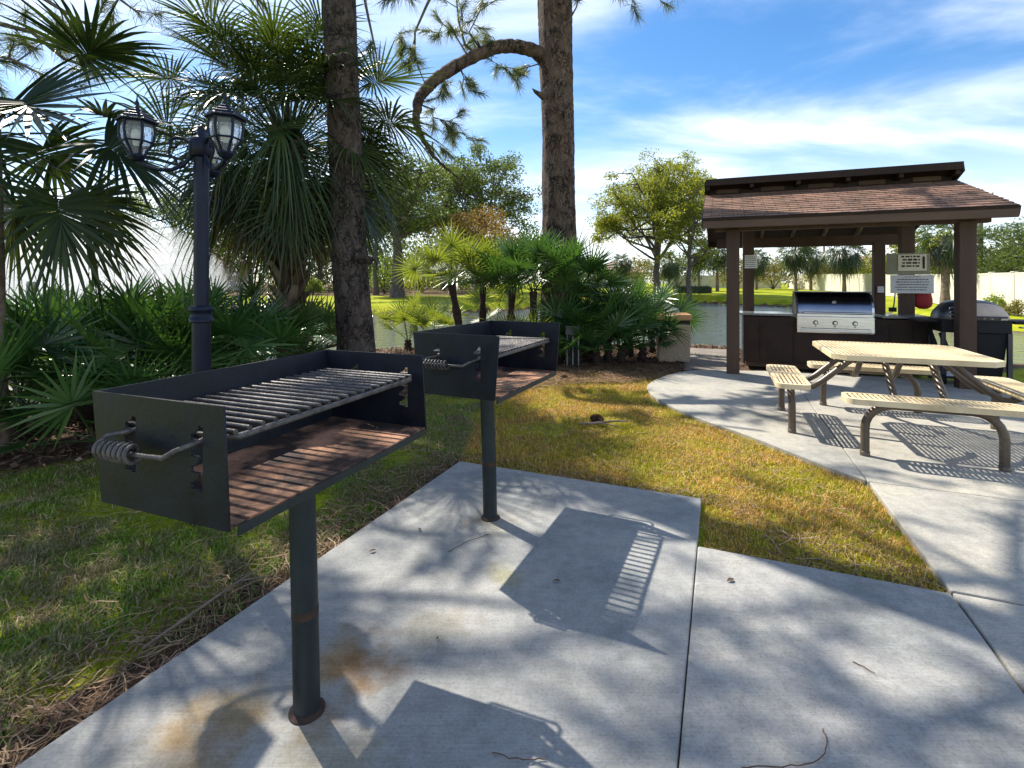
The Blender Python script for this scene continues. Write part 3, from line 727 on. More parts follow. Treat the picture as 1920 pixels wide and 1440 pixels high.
# ------------------------------------------------------------------ pavilion
P0 = (3.37, 7.73, 0)
def Lp(u, v, z=0):
    return (P0[0] + u * U[0] + v * Vd[0], P0[1] + u * U[1] + v * Vd[1], z)
def make_pavilion():
    t = empty('pavilion', P0, AXIS, 'brown timber grill shelter with a shingled two tier roof', 'shelter')
    ps = .18
    hz = lambda v: 2.16
    for u, v, top in ((0, 0, 2.19), (2.80, 0, 2.19), (.28, 1.49, 2.90), (2.58, 1.49, 2.90), (.08, 3.2, 2.15), (2.62, 3.2, 2.15)):
        p = MB(); p.box((u, v, top / 2 - .02), (ps, ps, top + .04)); p.build('post', M['brown'], t, bevel=.006)
    p = MB(); p.box((1.38, -.38, 2.262), (3.60, .05, .15)); p.build('fascia', M['fascia'], t, bevel=.004)
    p = MB(); p.box((1.40, 0, 2.235), (3.3, .12, .14)); p.build('beam', M['brown'], t, bevel=.004)
    p = MB(); p.box((1.40, 3.2, 2.20), (3.3, .12, .20)); p.build('beam', M['brown'], t, bevel=.004)
    p = MB(); p.box((1.40, 1.49, 2.78), (2.6, .12, .18)); p.build('beam', M['brown'], t, bevel=.004)
    for u in (0.05, 2.75):
        p = MB(); p.bar((u, .07, 2.33), (u, 1.42, 2.80), .07, .14); p.build('rafter', M['brownd'], t)
    for u in (.62, 1.18, 1.74, 2.3):
        p = MB(); p.bar((u, -.34, 2.235), (u, 1.40, 2.845), .05, .10); p.bar((u, 1.6, 2.93), (u, 3.6, 2.26), .05, .10); p.build('rafter', M['rafter'], t)
    u0, u1 = -.41, 3.17
    # lower front roof
    def sloped(name, va, za, vb, zb, ua, ub, th, mat):
        d = math.hypot(vb - va, zb - za); ang = math.atan2(zb - za, vb - va)
        me = MB(); me.box(((ua + ub) / 2, d / 2, th / 2), (ub - ua, d, th))
        o = me.build(name, mat, t, bevel=.004)
        o.location = (0, va, za); o.rotation_euler = (ang, 0, 0)
        return o
    def courses(ro, va, za, vb, zb, ua, ub):
        pass
    def shroof(name, va, za, vb, zb, ua, ub):
        """shingle courses as real overlapping steps"""
        d = math.hypot(vb - va, zb - za); ang = math.atan2(zb - za, vb - va)
        me = MB(); n = int(d / .135); st = d / n
        rnd = random.Random(5)
        for i in range(n):
            y = i * st
            x = ua - .0
            while x < ub:
                wd = min(rnd.choice([.24, .3, .3, .36]), ub - x)
                lift = rnd.uniform(.010, .018)
                me.add([(x, y, lift), (x + wd - .005, y, lift), (x + wd - .005, y + st, .004), (x, y + st, .004), (x, y, 0), (x + wd - .005, y, 0)], [(0, 1, 2, 3), (4, 5, 1, 0)])
                x += wd
        o = me.build(name, M['shingle'], t)
        o.location = (0, va, za); o.rotation_euler = (ang, 0, 0)
        return o
    sloped('roof_deck', -.41, 2.29, 1.40, 2.925, u0, u1, .04, M['brownd'])
    shroof('shingles', -.425, 2.325, 1.37, 2.955, u0 - .01, u1 + .01)
    p = MB(); p.box(((u0 + u1) / 2, 1.44, 3.03), (u1 - u0 - .06, .05, .24)); p.build('clerestory_wall', M['brownd'], t)
    for k in range(5):
        p = MB(); p.box((u0 + .35 + k * .72, 1.407, 3.03), (.36, .015, .10)); p.build('vent', M['fascia'], t)
    for k in range(6):
        p = MB(); p.box((u0 + .03 + k * .70, 1.28, 3.06), (.06, .30, .09)); p.build('outrigger', M['brownd'], t)
    o = sloped('upper_roof_deck', 1.14, 3.135, 3.75, 2.25, u0, u1, .05, M['brownd'])
    shroof('upper_shingles', 3.76, 2.295, 1.13, 3.19, u0 - .01, u1 + .01)
    p = MB(); p.box(((u0 + u1) / 2, 1.115, 3.135), (u1 - u0 + .01, .04, .115)); p.build('upper_fascia', M['brownd'], t, bevel=.003)
    p = MB(); p.box(((u0 + u1) / 2, 3.76, 2.23), (u1 - u0 + .01, .04, .13)); p.build('back_fascia', M['brownd'], t, bevel=.003)
    for u in (u0 + .0, u1 - .0):
        p = MB(); s = -1 if u < 1 else 1
        p.bar((u + s * .012, -.39, 2.265), (u + s * .012, 1.40, 2.90), .03, .12); p.build('rake_board', M['brownd'], t)
        p = MB(); p.bar((u + s * .012, 1.14, 3.11), (u + s * .012, 3.74, 2.23), .03, .12); p.build('rake_board', M['brownd'], t)
    # end gable infill under the two roofs
    return t
make_pavilion()

def make_counter():
    t = empty('grill_counter', Lp(1.43, 1.08), AXIS, 'dark brown outdoor counter under the pavilion with a grey stone top', 'counter')
    a, b, zt = -1.26, 1.25, .887
    p = MB(); p.box(((a + b) / 2, 0, .46), (b - a, .62, .74)); p.build('cabinet', M['brownd'], t, bevel=.004)
    for x in (-1.0, -.52, .75, 1.03):
        p = MB(); p.box((x, -.318, .44), (.012, .012, .62)); p.build('panel_batten', M['brownd'], t)
    p = MB(); p.box(((a + b) / 2, .0, .05), (b - a - .1, .5, .09)); p.build('plinth', M['brown'], t)
    p = MB(); p.box((a - .006, -.30, .45), (.022, .03, .80)); p.build('edge_strip', M['rafter'], t)
    p = MB()
    p.box((a + .36 - .02, 0, zt - .02), (.78, .69, .035)); p.build('worktop', M['counter'], t, bevel=.004)
    p = MB(); p.box((b - .29, 0, zt - .02), (.62, .69, .035)); p.build('worktop', M['counter'], t, bevel=.004)
    return t
make_counter()

def make_builtin():
    t = empty('built_in_grill', Lp(1.455, .78), AXIS, 'stainless steel gas grill with three knobs set into the counter', 'grill')
    w = 1.02
    p = MB(); p.box((0, .22, .75), (w, .60, .30)); p.build('body', M['steel'], t, bevel=.008)
    p = MB(); p.box((0, -.095, .735), (w + .01, .03, .245)); p.build('control_panel', M['steel'], t, bevel=.008)
    p = MB(); p.box((0, -.115, .638), (w - .08, .02, .03)); p.build('drip_tray', M['steel'], t, bevel=.005)
    p = MB(); p.box((0, -.113, .675), (w - .1, .008, .008)); p.build('trim_line', M['darksteel'], t)
    for x in (-.26, 0, .26):
        k = MB(); k.tube([(x, -.11, .762), (x, -.118, .762)], .036, 20); kb = k.build('knob_bezel', M['darksteel'], t, smooth=True)
        k = MB(); k.tube([(x, -.118, .762), (x, -.145, .762)], [.026, .022], 16); k.box((x, -.150, .762), (.010, .02, .046)); k.build('knob', M['steel'], kb, smooth=False)
        k = MB(); k.box((x, -.113, .705), (.014, .006, .02)); k.build('igniter_mark', M['darksteel'], t)
    # hood: rounded profile
    prof = [(-.06, .868), (-.065, .93), (-.055, 1.0), (-.02, 1.08), (.04, 1.15), (.12, 1.20), (.22, 1.225), (.36, 1.225), (.44, 1.18), (.45, .88)]
    hm = MB(); n = len(prof)
    x0, x1 = -w / 2 + .02, w / 2 - .02
    V = [(x0, y, z) for y, z in prof] + [(x1, y, z) for y, z in prof]
    hm.add(V, [(i, n + i, n + i + 1, i + 1) for i in range(n - 1)] + [list(range(n)), [2 * n - 1 - i for i in range(n)]])
    h = hm.build('hood', M['hood'], t, smooth=True)
    for s in (-1, 1):
        e = MB(); V = [(s * (w / 2 - .02), y, z) for y, z in prof] + [(s * (w / 2 + .008), y, z) for y, z in prof]
        e.add(V, [(i, i + 1, n + i + 1, n + i)[::s] for i in range(n - 1)] + [list(range(n))[::-s], [n + i for i in range(n)][::s]])
        e.build('hood_end', M['darksteel'] if s < 0 else M['steel'], h)
    b = MB(); b.box((0, .25, 1.235), (w + .02, .36, .012)); b.build('hood_ledge', M['darksteel'], h)
    hd = MB(); hd.tube([(-.42, -.125, .915), (.42, -.125, .915)], .013, 12)
    for x in (-.40, .40): hd.tube([(x, -.06, .915), (x, -.13, .915)], .011, 10)
    hd.build('hood_handle', M['steel'], h, smooth=True)
    g = MB(); g.tube([(0.0, -.02, 1.085), (0, -.038, 1.075)], .03, 18); g.build('thermometer', M['steel'], h, smooth=True)
    return t
make_builtin()

def textlines(mb, x0, x1, z0, z1, rows, y, hgt, rnd, jitter=.25):
    for i in range(rows):
        z = z1 - (i + .5) * (z1 - z0) / rows
        x = x0 + rnd.uniform(0, jitter) * (x1 - x0) * .4
        xe = x1 - rnd.uniform(0, jitter) * (x1 - x0) * .4
        while x < xe:
            l = rnd.uniform(.6, 2.6) * hgt
            mb.box(((x + min(x + l, xe)) / 2, y, z), (min(l, xe - x), .002, hgt * rnd.uniform(.75, 1)))
            x += l + hgt * .45
rs = random.Random(3)
# two notice boards on the right middle post
sy = 1.49 - .10
t = empty('notice_sign', Lp(2.60, sy, 1.62), AXIS, 'cream notice with bold black lettering on an olive board, upper sign on the post', 'sign', 'notices in the pavilion')
p = MB(); p.box((-.03, -.012, .06), (.56, .02, .34)); p.build('backing_board', M['olive'], t)
p = MB(); p.box((.02, -.028, .08), (.37, .012, .26)); s = p.build('sign_face', M['cream'], t, bevel=.003)
p = MB(); textlines(p, -.13, .13, .0, .20, 4, -.0355, .030, rs); p.box((.165, -.0355, .08), (.03, .002, .19)); p.build('lettering', M['ink'], s)
t = empty('notice_sign', Lp(2.62, sy, 1.35), AXIS, 'wide grey white notice with rows of fine print, lower sign on the post', 'sign', 'notices in the pavilion')
p = MB(); p.box((0, -.012, .01), (.56, .02, .29)); s = p.build('sign_face', M['signgrey'], t, bevel=.003)
p = MB(); textlines(p, -.22, .22, -.10, .105, 5, -.0235, .017, rs); p.build('lettering', M['darksteel'], s)
p = MB(); textlines(p, -.13, .13, .108, .140, 1, -.0235, .014, rs); p.build('heading', M['inkred'], s)
t = empty('notice_sign', Lp(.28 + .02, 1.49 - .093, 1.75), AXIS, 'small white notice ruled in a grid on the left middle post', 'sign', 'notices in the pavilion')
p = MB(); p.box((.02, -.006, 0), (.20, .008, .23)); s = p.build('sign_face', M['white'], t)
p = MB(); textlines(p, -.07, .10, -.10, .10, 6, -.011, .012, rs); p.build('lettering', M['ink'], s)
# red cloth bag hanging right of the signs
def make_bag():
    t = empty('cloth_bag', Lp(2.775, 1.50, .12), AXIS, 'dark red cloth bag hanging from the pavilion post', 'bag')
    m = MB()
    rows = [(.03, 1.26), (.05, 1.23), (.085, 1.18), (.11, 1.09), (.12, 1.0), (.12, .93), (.10, .88), (.055, .85), (.01, .845)]
    k = 16
    V = []
    for i, (r_, z) in enumerate(rows):
        for j in range(k):
            a = 2 * math.pi * j / k
            rr = r_ * (1 + .10 * math.sin(3 * a + i * .7))
            V.append((rr * math.cos(a) + .012 * i * .4, rr * .55 * math.sin(a), z))
    m.add(V, [(i * k + j, i * k + (j + 1) % k, (i + 1) * k + (j + 1) % k, (i + 1) * k + j) for i in range(len(rows) - 1) for j in range(k)])
    m.build('cloth', M['red'], t, smooth=True)
    m = MB(); m.tube([(0, 0, 1.26), (-.02, 0, 1.33), (-.06, .02, 1.36)], .008, 6); m.build('drawstring', M['brownd'], t)
make_bag()
t = empty('grill_brush', Lp(2.42, 1.44, 0), AXIS, 'black long handled brush hanging beside the notice post', 'brush')
p = MB(); p.tube([(0.0, 0, 1.22), (-.02, 0, 1.0), (-.03, 0, .98)], .010, 8); p.build('handle', M['darksteel'], t)
p = MB(); p.box((-.035, 0, .95), (.10, .05, .07)); p.build('brush_head', M['ink'], t, bevel=.006)
t = empty('electrical_box', Lp(2.62, 3.09, 1.25), AXIS, 'small grey electrical box on the right back post', 'box')
p = MB(); p.box((0, -.02, 0), (.10, .05, .12)); p.build('box_body', M['signgrey'], t, bevel=.005)

# cart gas grill
def make_cart():
    t = empty('cart_grill', Lp(3.10, .42), AXIS, 'black cart grill with side shelves and tan hood beside the pavilion post', 'grill')
    p = MB()
    for x in (-.46, .24):
        for y in (-.2, .26): p.box((x, y, .36), (.05, .05, .72))
    p.box((-.11, .02, .10), (.74, .48, .03)); p.build('cart_frame', M['darksteel'], t, bevel=.004)
    p = MB(); p.add([(-.10, -.12, .12), (.20, -.12, .12), (.20, .22, .12), (-.10, .22, .12), (-.20, -.2, .71), (.23, -.2, .71), (.23, .25, .71), (-.20, .25, .71)], [(3, 2, 1, 0), (4, 5, 6, 7), (0, 1, 5, 4), (1, 2, 6, 5), (2, 3, 7, 6), (3, 0, 4, 7)]); p.build('cabinet', M['ink'], t, bevel=.01)
    for s_ in (-1, 1):
        p = MB(); p.bar((-.48, .02 + s_ * .2, .70), (-.30, .02 + s_ * .2, .12), .04, .05); p.build('slanted_leg', M['ink'], t)
    for x in (-.46, .24):
        p = MB(); p.tube([(x - .02, -.2, .07), (x + .02, -.2, .07)], .07, 16); p.build('wheel', M['ink'], t)
    p = MB(); p.box((-.11, .02, .80), (.74, .50, .18)); p.build('firebox', M['ink'], t, bevel=.012)
    prof = [(-.26, .885), (-.27, .97), (-.24, 1.06), (-.16, 1.12), (-.05, 1.15), (.1, 1.15), (.22, 1.08), (.26, .885)]
    n = len(prof); x0, x1 = -.50, .26; hw = (x1 - x0) / 2; xm = (x0 + x1) / 2
    def hf(x): return max(.12, (1 - min(1, abs(x - xm) / hw) ** 3.2) ** .5)
    h = MB(); V = []; st = 24
    for k in range(st + 1):
        x = xm - hw * math.cos(math.pi * k / st)
        V += [(x, y * (.55 + .45 * hf(x)), .885 + (z - .885) * hf(x)) for y, z in prof]
    h.add(V, [(k * n + i, (k + 1) * n + i, (k + 1) * n + i + 1, k * n + i + 1) for k in range(st) for i in range(n - 1)] + [list(range(n)), [(st + 1) * n - 1 - i for i in range(n)]])
    h = h.build('hood', M['darksteel'], t, smooth=True)
    # tan front panel: arched top, wavy lower edge, wrapped over the hood front
    f = MB(); k = 22; top = []; bot = []
    def surf(z):
        for (ya, za), (yb, zb) in zip(prof[:5], prof[1:6]):
            if za <= z <= zb: return ya + (yb - ya) * (z - za) / (zb - za)
        return -.05
    V = []
    rows = 7
    for i in range(k + 1):
        s = i / k; x = -.26 + .51 * s
        zt_ = .885 + .225 * hf(x) ; zb_ = .875 + .045 * math.sin(s * math.pi * 3) ** 2 * (1 if .33 < s < .67 else .4)
        for j in range(rows):
            z = zb_ + (min(zt_, 1.148) - zb_) * j / (rows - 1)
            V.append((x, surf(.885 + (z - .885) / hf(x)) * (.55 + .45 * hf(x)) - .012, z))
    f.add(V, [(i * rows + j, (i + 1) * rows + j, (i + 1) * rows + j + 1, i * rows + j + 1) for i in range(k) for j in range(rows - 1)])
    f.build('hood_front', M['hoodtan'], h, smooth=True)
    for i, z in enumerate((.93, .985, 1.04)):
        q = MB(); q.box((-.345, surf(z) - .004, z), (.13, .012, .03)); q.build('hood_glint_strip', M['steel'], h, bevel=.004)  # steel strips imitate light stripes reflected on the glossy hood
    p = MB(); p.tube([(-.22, -.30, .93), (.18, -.30, .93)], .012, 10); p.build('hood_handle', M['darksteel'], h, smooth=True)
    p = MB(); p.box((.53, .02, .86), (.48, .46, .045)); s = p.build('side_shelf', M['ink'], t, bevel=.01)
    p = MB(); p.tube([(.33, -.215, .80), (.36, -.27, .80), (.69, -.27, .80), (.73, -.215, .80)], .010, 10); p.build('towel_bar', M['steel'], s, smooth=True)
    p = MB(); p.tube([(.62, .02, .84), (.62, -.05, .70), (.56, -.04, .50), (.50, 0, .30)], .012, 8); p.build('gas_hose', M['ink'], s, smooth=True)
    p = MB(); p.box((-.62, .02, .86), (.22, .40, .035)); p.build('side_shelf', M['ink'], t, bevel=.008)
    return t
make_cart()

def smooth_pts(q, k, jit=0):
    q = [np.array(p, float) for p in q]; out = []; rj = np.random.default_rng(len(q) * 7 + int(abs(q[0][0]) * 1000))
    for i in range(len(q) - 1):
        p0, p1, p2, p3 = [q[max(0, min(len(q) - 1, i + a))] for a in (-1, 0, 1, 2)]
        for tt in np.linspace(0, 1, k, endpoint=False):
            p = .5 * ((2 * p1) + (-p0 + p2) * tt + (2 * p0 - 5 * p1 + 4 * p2 - p3) * tt * tt + (-p0 + 3 * p1 - 3 * p2 + p3) * tt ** 3)
            out.append(p + rj.normal(0, jit, 3) * [1, 1, .3])
    out.append(q[-1]); return out
# ------------------------------------------------------------------ bin, path light, small things
def make_bin():
    x, y = 2.93, 9.25
    t = empty('waste_bin', (x, y, gz(x, y)), AXIS * .5, 'square pebbled concrete waste bin with an orange brown lid', 'bin')
    p = MB(); s = .27
    V = [(sx * .265, sy * .265, 0) for sx, sy in ((-1, -1), (1, -1), (1, 1), (-1, 1))] + [(sx * .285, sy * .285, .68) for sx, sy in ((-1, -1), (1, -1), (1, 1), (-1, 1))]
    p.add(V, [(3, 2, 1, 0), (4, 5, 6, 7), (0, 1, 5, 4), (1, 2, 6, 5), (2, 3, 7, 6), (3, 0, 4, 7)]); p.build('bin_body', M['binbody'], t, bevel=.02)
    p = MB(); p.box((0, 0, .715), (.53, .53, .075)); p.build('opening_band', M['ink'], t)
    p = MB(); p.box((0, 0, .805), (.61, .61, .11)); p.build('lid', M['binlid'], t, bevel=.025)
make_bin()
def make_pathlight():
    x, y = 1.02, 8.6
    t = empty('path_light', (x, y, gz(x, y)), 0, 'low square path light with pale slats among the palmettos', 'path light')
    p = MB(); p.box((0, 0, .62), (.26, .26, .16)); p.build('lamp_head', M['darksteel'], t, bevel=.012)
    p = MB(); p.box((0, 0, .30), (.16, .16, .52)); p.build('core', M['ink'], t)
    for xx in (-.095, 0, .095):
        p = MB(); p.box((xx, -.10, .28), (.020, .02, .54)); p.build('slat', M['pole'], t)
make_pathlight()

def make_cone(x, y, s, label, rz):
    m = MB(); rnd = random.Random(int(s * 1000))
    m.lathe([(.003, 0), (.016, .02), (.022, .05), (.018, .09), (.006, .115)], 10)
    for i in range(90):
        h = i / 90; a = i * 2.4; r_ = .020 + .018 * math.sin(math.pi * (.15 + .8 * h)); z = .008 + .105 * h
        d = Vector((math.cos(a), math.sin(a), .35)).normalized(); sd = Vector((-math.sin(a), math.cos(a), 0))
        b = Vector((0, 0, z)); tip = b + d * r_
        m.add([b - sd * .003, b + sd * .003, tip + sd * .008, tip + Vector((0, 0, .005)) + d * .004, tip - sd * .008], [(0, 1, 2, 3, 4)])
    o = m.build('pine_cone', M['cone'], None, loc=(x, y, gz(x, y) + .05 * s / .1 * .6 + .02), rz=rz)
    o.scale = (s / .1,) * 3; o.rotation_euler = (R(84), 0, rz)
    tag(o, label, 'pine cone', 'pine cones on the lawn')
make_cone(.80, 5.15, .13, 'large dark pine cone on the lawn above the fallen twig', .6)
make_cone(.68, 7.25, .10, 'small dark pine cone on the grass near the mulch edge', 2.0)
m = MB(); m.tube([(.66, 5.02, -.01), (.80, 4.96, .012), (.98, 5.0, .02), (1.16, 5.06, .01)], [.012, .014, .011, .006], 7); m.tube([(.86, 4.97, .015), (.95, 4.88, .02), (1.02, 4.86, .01)], .006, 6)
tag(m.build('fallen_twig', M['twig'], smooth=True), 'short fallen branch lying on the sunny lawn', 'twig')
m = MB(); m.tube([(-1.42, 1.95, -.01), (-1.30, 2.2, .02), (-1.25, 2.32, .03), (-1.19, 2.5, .02)], [.006, .006, .004, .002], 6); m.tube([(-1.25, 2.32, .03), (-1.13, 2.36, .03)], .003, 5)
tag(m.build('fallen_twig', M['twig'], smooth=True), 'thin forked twig lying in the grass along the pad edge', 'twig')
def leaf_on(x, y, rz, s, label):
    s *= .7
    n = 7; V = []; F = []
    for i in range(n):
        tt = i / (n - 1); wd = s * .26 * math.sin(math.pi * min(1, tt * .95 + .03)); z = .003 + s * .10 * math.sin(tt * 3.2)
        V += [(s * (tt - .5), -wd + s * .1 * tt * tt, z + s * .05), (s * (tt - .5), s * .1 * tt * tt, z), (s * (tt - .5), wd + s * .1 * tt * tt, z + s * .08)]
    for i in range(n - 1): F += [(3 * i, 3 * i + 3, 3 * i + 4, 3 * i + 1), (3 * i + 1, 3 * i + 4, 3 * i + 5, 3 * i + 2)]
    m = MB(); m.add(V, F); o = m.build('fallen_leaf', M['cone'], None, smooth=True, loc=(x, y, .004), rz=rz)
    tag(o, label, 'leaf', 'dry leaves on the grill pad')
leaf_on(-.72, 2.62, .5, .05, 'curled dry leaf on the grill pad beside the near grill')
leaf_on(-.52, 2.85, 2.2, .045, 'curled dry leaf on the pad edge between the grills')
leaf_on(-.29, 1.98, 1.2, .025, 'tiny pale leaf scrap on the rust stained concrete')
leaf_on(.21, 2.36, 2.6, .045, 'thin dry leaf lying in the shadow of the far grill')
leaf_on(1.02, 2.36, .3, .06, 'dry leaf caught in the joint of the pad')
for pts, lab in (([(-.06, 1.50, .004), (.02, 1.475, .01), (.10, 1.48, .006)], 'curved twig on the pad near the bottom of the photo'),
                 ([(.66, 1.46, .006), (.80, 1.45, .012), (.92, 1.49, .012), (.97, 1.58, .006)], 'curved twig on the walk right of the joint'),
                 ([(-.33, 2.62, .004), (-.23, 2.72, .008), (-.13, 2.80, .004)], 'straight thin twig on the pad before the far grill'),
                 ([(1.25, 1.86, .006), (1.29, 1.80, .009)], 'tiny dark twig on the side walk')):
    m = MB(); m.tube(smooth_pts(pts, 6, .0025), .0017, 5); tag(m.build('twig', M['cone'], smooth=True), lab, 'twig', 'loose twigs on the concrete')
# ------------------------------------------------------------------ foliage
def at(px, py, Y):
    """photograph pixel at depth Y -> point in the world"""
    return ((px - 960) / 950 * Y, Y, HC - (py - 528) / 950 * Y)

def strips(org, dirs, side, up, lens, wid, prof_t, prof_w, droop, curlrnd, rng, tilt=0.25):
    """leaf blades: org, dirs, side, up (n,3); returns V, Q"""
    n = len(org); k = len(prof_t)
    t = np.asarray(prof_t)[None, :, None]; w = np.asarray(prof_w)[None, :, None]
    ctr = org[:, None, :] + dirs[:, None, :] * (lens[:, None, None] * t) - up[:, None, :] * (droop * lens * curlrnd)[:, None, None] * t ** 2.4
    sg = np.where(np.arange(n) % 2 == 0, 1., -1.)[:, None]
    sd = side + up * (sg * tilt)
    off_ = sd[:, None, :] * (wid[:, None, None] * w * .5)
    V = np.stack([ctr - off_, ctr + off_], 2)            # n,k,2,3
    base = (np.arange(n) * k * 2)[:, None]
    j = np.arange(k - 1)[None, :] * 2
    a = base + j
    Q = np.stack([a, a + 1, a + 3, a + 2], -1).reshape(-1, 4)
    return V.reshape(-1, 3), Q

PT = [0, .18, .40, .62, .84, 1.0]
PW = [.30, .78, 1.0, .72, .34, .03]

def frond(nb, base, az, el, pet, Rr, N_, spread, rng, fold=.22, droop=.25, bend=.5, wmul=1.0, petw=.012, roll=0, costa=.15):
    """one fan leaf added to nb: petiole tube and blades"""
    base = np.asarray(base, float)
    k = 5; pts = [base]; e = el
    for i in range(k):
        d = np.array([math.cos(e) * math.cos(az), math.cos(e) * math.sin(az), math.sin(e)])
        pts.append(pts[-1] + d * pet / k); e -= bend / k
    pts = np.array(pts)
    s = np.array([-math.sin(az), math.cos(az), 0]); u = np.array([-math.sin(e) * math.cos(az), -math.sin(e) * math.sin(az), math.cos(e)])
    rows = []
    for i, p in enumerate(pts):
        w_ = petw * (1.3 - .6 * i / k)
        rows += [p - s * w_, p + s * w_, p + u * w_ * .9]
    Q = []
    for i in range(k):
        a = i * 3
        for j in range(3): Q.append((a + j, a + (j + 1) % 3, a + 3 + (j + 1) % 3, a + 3 + j))
    tone = rng.uniform(0, 1)
    nb.add(rows, Q, .7)
    e -= bend * .35
    X = np.array([math.cos(e) * math.cos(az), math.cos(e) * math.sin(az), math.sin(e)])
    Yv = s * math.cos(roll) + u * math.sin(roll); Zv = np.cross(X, Yv)
    th = np.linspace(-spread / 2, spread / 2, N_) + rng.normal(0, .02, N_)
    ct, st = np.cos(th), np.sin(th)
    org = pts[-1] + X * (costa * Rr * (1 - np.abs(th) / (spread / 2)))[:, None]
    D = X * ct[:, None] + Yv * st[:, None] + Zv * (fold * np.abs(st))[:, None]
    D /= np.linalg.norm(D, axis=1)[:, None]
    S = -X * st[:, None] + Yv * ct[:, None]
    lens = Rr * (.72 + .28 * np.cos(th * .62)) * rng.uniform(.9, 1.06, N_)
    wid = np.full(N_, spread / N_ * Rr * .40 * wmul)
    UP = np.tile(np.array([0, 0, 1.]), (N_, 1)) * .75 + Zv * .25
    V, Q = strips(org, D, S, np.tile(Zv, (N_, 1)), lens, wid, PT, PW, 0, np.ones(N_), rng, .35)
    # gravity on the blades
    V = V.reshape(N_, len(PT), 2, 3)
    droop = droop * rng.choice([.5, .8, 1.0, 1.25, 1.5])
    dr = (droop * lens * rng.uniform(.5, 1.6, N_))[:, None] * (np.asarray(PT)[None] ** 2.6)
    V[..., 2] -= dr[:, :, None]
    tp_ = np.broadcast_to((tone + rng.uniform(.1, .9) * np.asarray(PT) ** 5)[None, :, None], (N_, len(PT), 2))
    nb.add(V.reshape(-1, 3), Q, np.clip(tp_, 0, 1.3).ravel())

GA = math.pi * (3 - math.sqrt(5))

def fan_palm(x, y, ztop, rtrunk, label, group=None, nf=34, pet=1.0, Rr=.9, N_=34, lean=(0, 0), dead=10, seed=0, mat='palm', booted=True, elmin=-50, elmax=86, wmul=.8, droop=.3, name='cabbage_palm', faz=None, bulge=.0, ptop=1.0, pw=.9, prand=.8):
    rng = np.random.default_rng(seed); rnd = random.Random(seed)
    zb = gz(x, y)
    t = empty(name, (x, y, zb), 0, label, 'palm tree', group)
    h = ztop - zb
    tm = MB()
    pts = [(lean[0] * s ** 1.5, lean[1] * s ** 1.5, h * s) for s in np.linspace(0, 1, 14)]
    tm.tube([(p[0], p[1], p[2] - (.1 if i == 0 else 0)) for i, p in enumerate(pts)], [rtrunk * (1.25 - .35 * min(1, i / 4)) * (1 + .05 * rnd.uniform(-1, 1)) for i in range(14)], 14)
    tm.build('trunk', M['palmtrunk'], t, smooth=True)
    if booted:
        nb = NB()
        kb = int(h / .028)
        for i in range(kb):
            s = .12 + .88 * i / kb; a = i * GA
            c = np.array([lean[0] * s ** 1.5, lean[1] * s ** 1.5, h * s])
            d = np.array([math.cos(a), math.sin(a), 0]); sd = np.array([-d[1], d[0], 0])
            r0 = rtrunk * .85; L_ = rnd.uniform(.10, .20) * (1 + bulge); w_ = rtrunk * .42
            p0 = c + d * r0; p1 = c + d * (r0 + .09 * (1 + bulge)) + np.array([0, 0, L_])
            skew = sd * rnd.uniform(-.05, .05)
            V = [p0 - sd * w_, p0 + sd * w_, p1 + sd * w_ * .55 + skew, p1 - sd * w_ * .55 + skew, p0 - sd * w_ - d * .03 + [0, 0, .05], p0 + sd * w_ - d * .03 + [0, 0, .05], p1 + sd * w_ * .5 - d * .028 + skew, p1 - sd * w_ * .5 - d * .028 + skew]
            nb.add(V, [(0, 1, 2, 3), (7, 6, 5, 4), (0, 3, 7, 4), (1, 5, 6, 2), (3, 2, 6, 7)])
        nb.build('leaf_boots', M['boot'], t)
    cx, cy = lean
    nb = NB()
    for i in range(nf):
        s = (i + .5) / nf
        az = i * GA + rng.normal(0, .15) if faz is None else faz[i % len(faz)] + rng.normal(0, .3)
        el = R(elmax - (elmax - elmin) * s ** pw) + rng.normal(0, .08)
        frond(nb, (cx + .06 * math.cos(az), cy + .06 * math.sin(az), h - .25 * s), az, el, pet * (ptop + (1 - ptop) * s) * rng.uniform(prand, 1.12), Rr * rng.uniform(.85, 1.08), N_, R(rng.uniform(215, 285)), rng, fold=.30, droop=droop * rng.uniform(.6, 1.5), bend=.45 + .35 * s, petw=.016, roll=rng.normal(0, .35), costa=.25, wmul=wmul)
    nb.build('crown', M[mat], t)
    if dead:
        nb = NB()
        for i in range(dead):
            az = i * GA * 1.3
            frond(nb, (cx, cy, h - .25), az, R(rng.uniform(-60, -20)), pet * .62, Rr * .75, max(14, N_ - 10), R(190), rng, fold=.5, droop=.7, bend=.6, petw=.014, roll=rng.normal(0, .4))
        nb.build('dry_fronds', M['palmdead'], t)
    return t

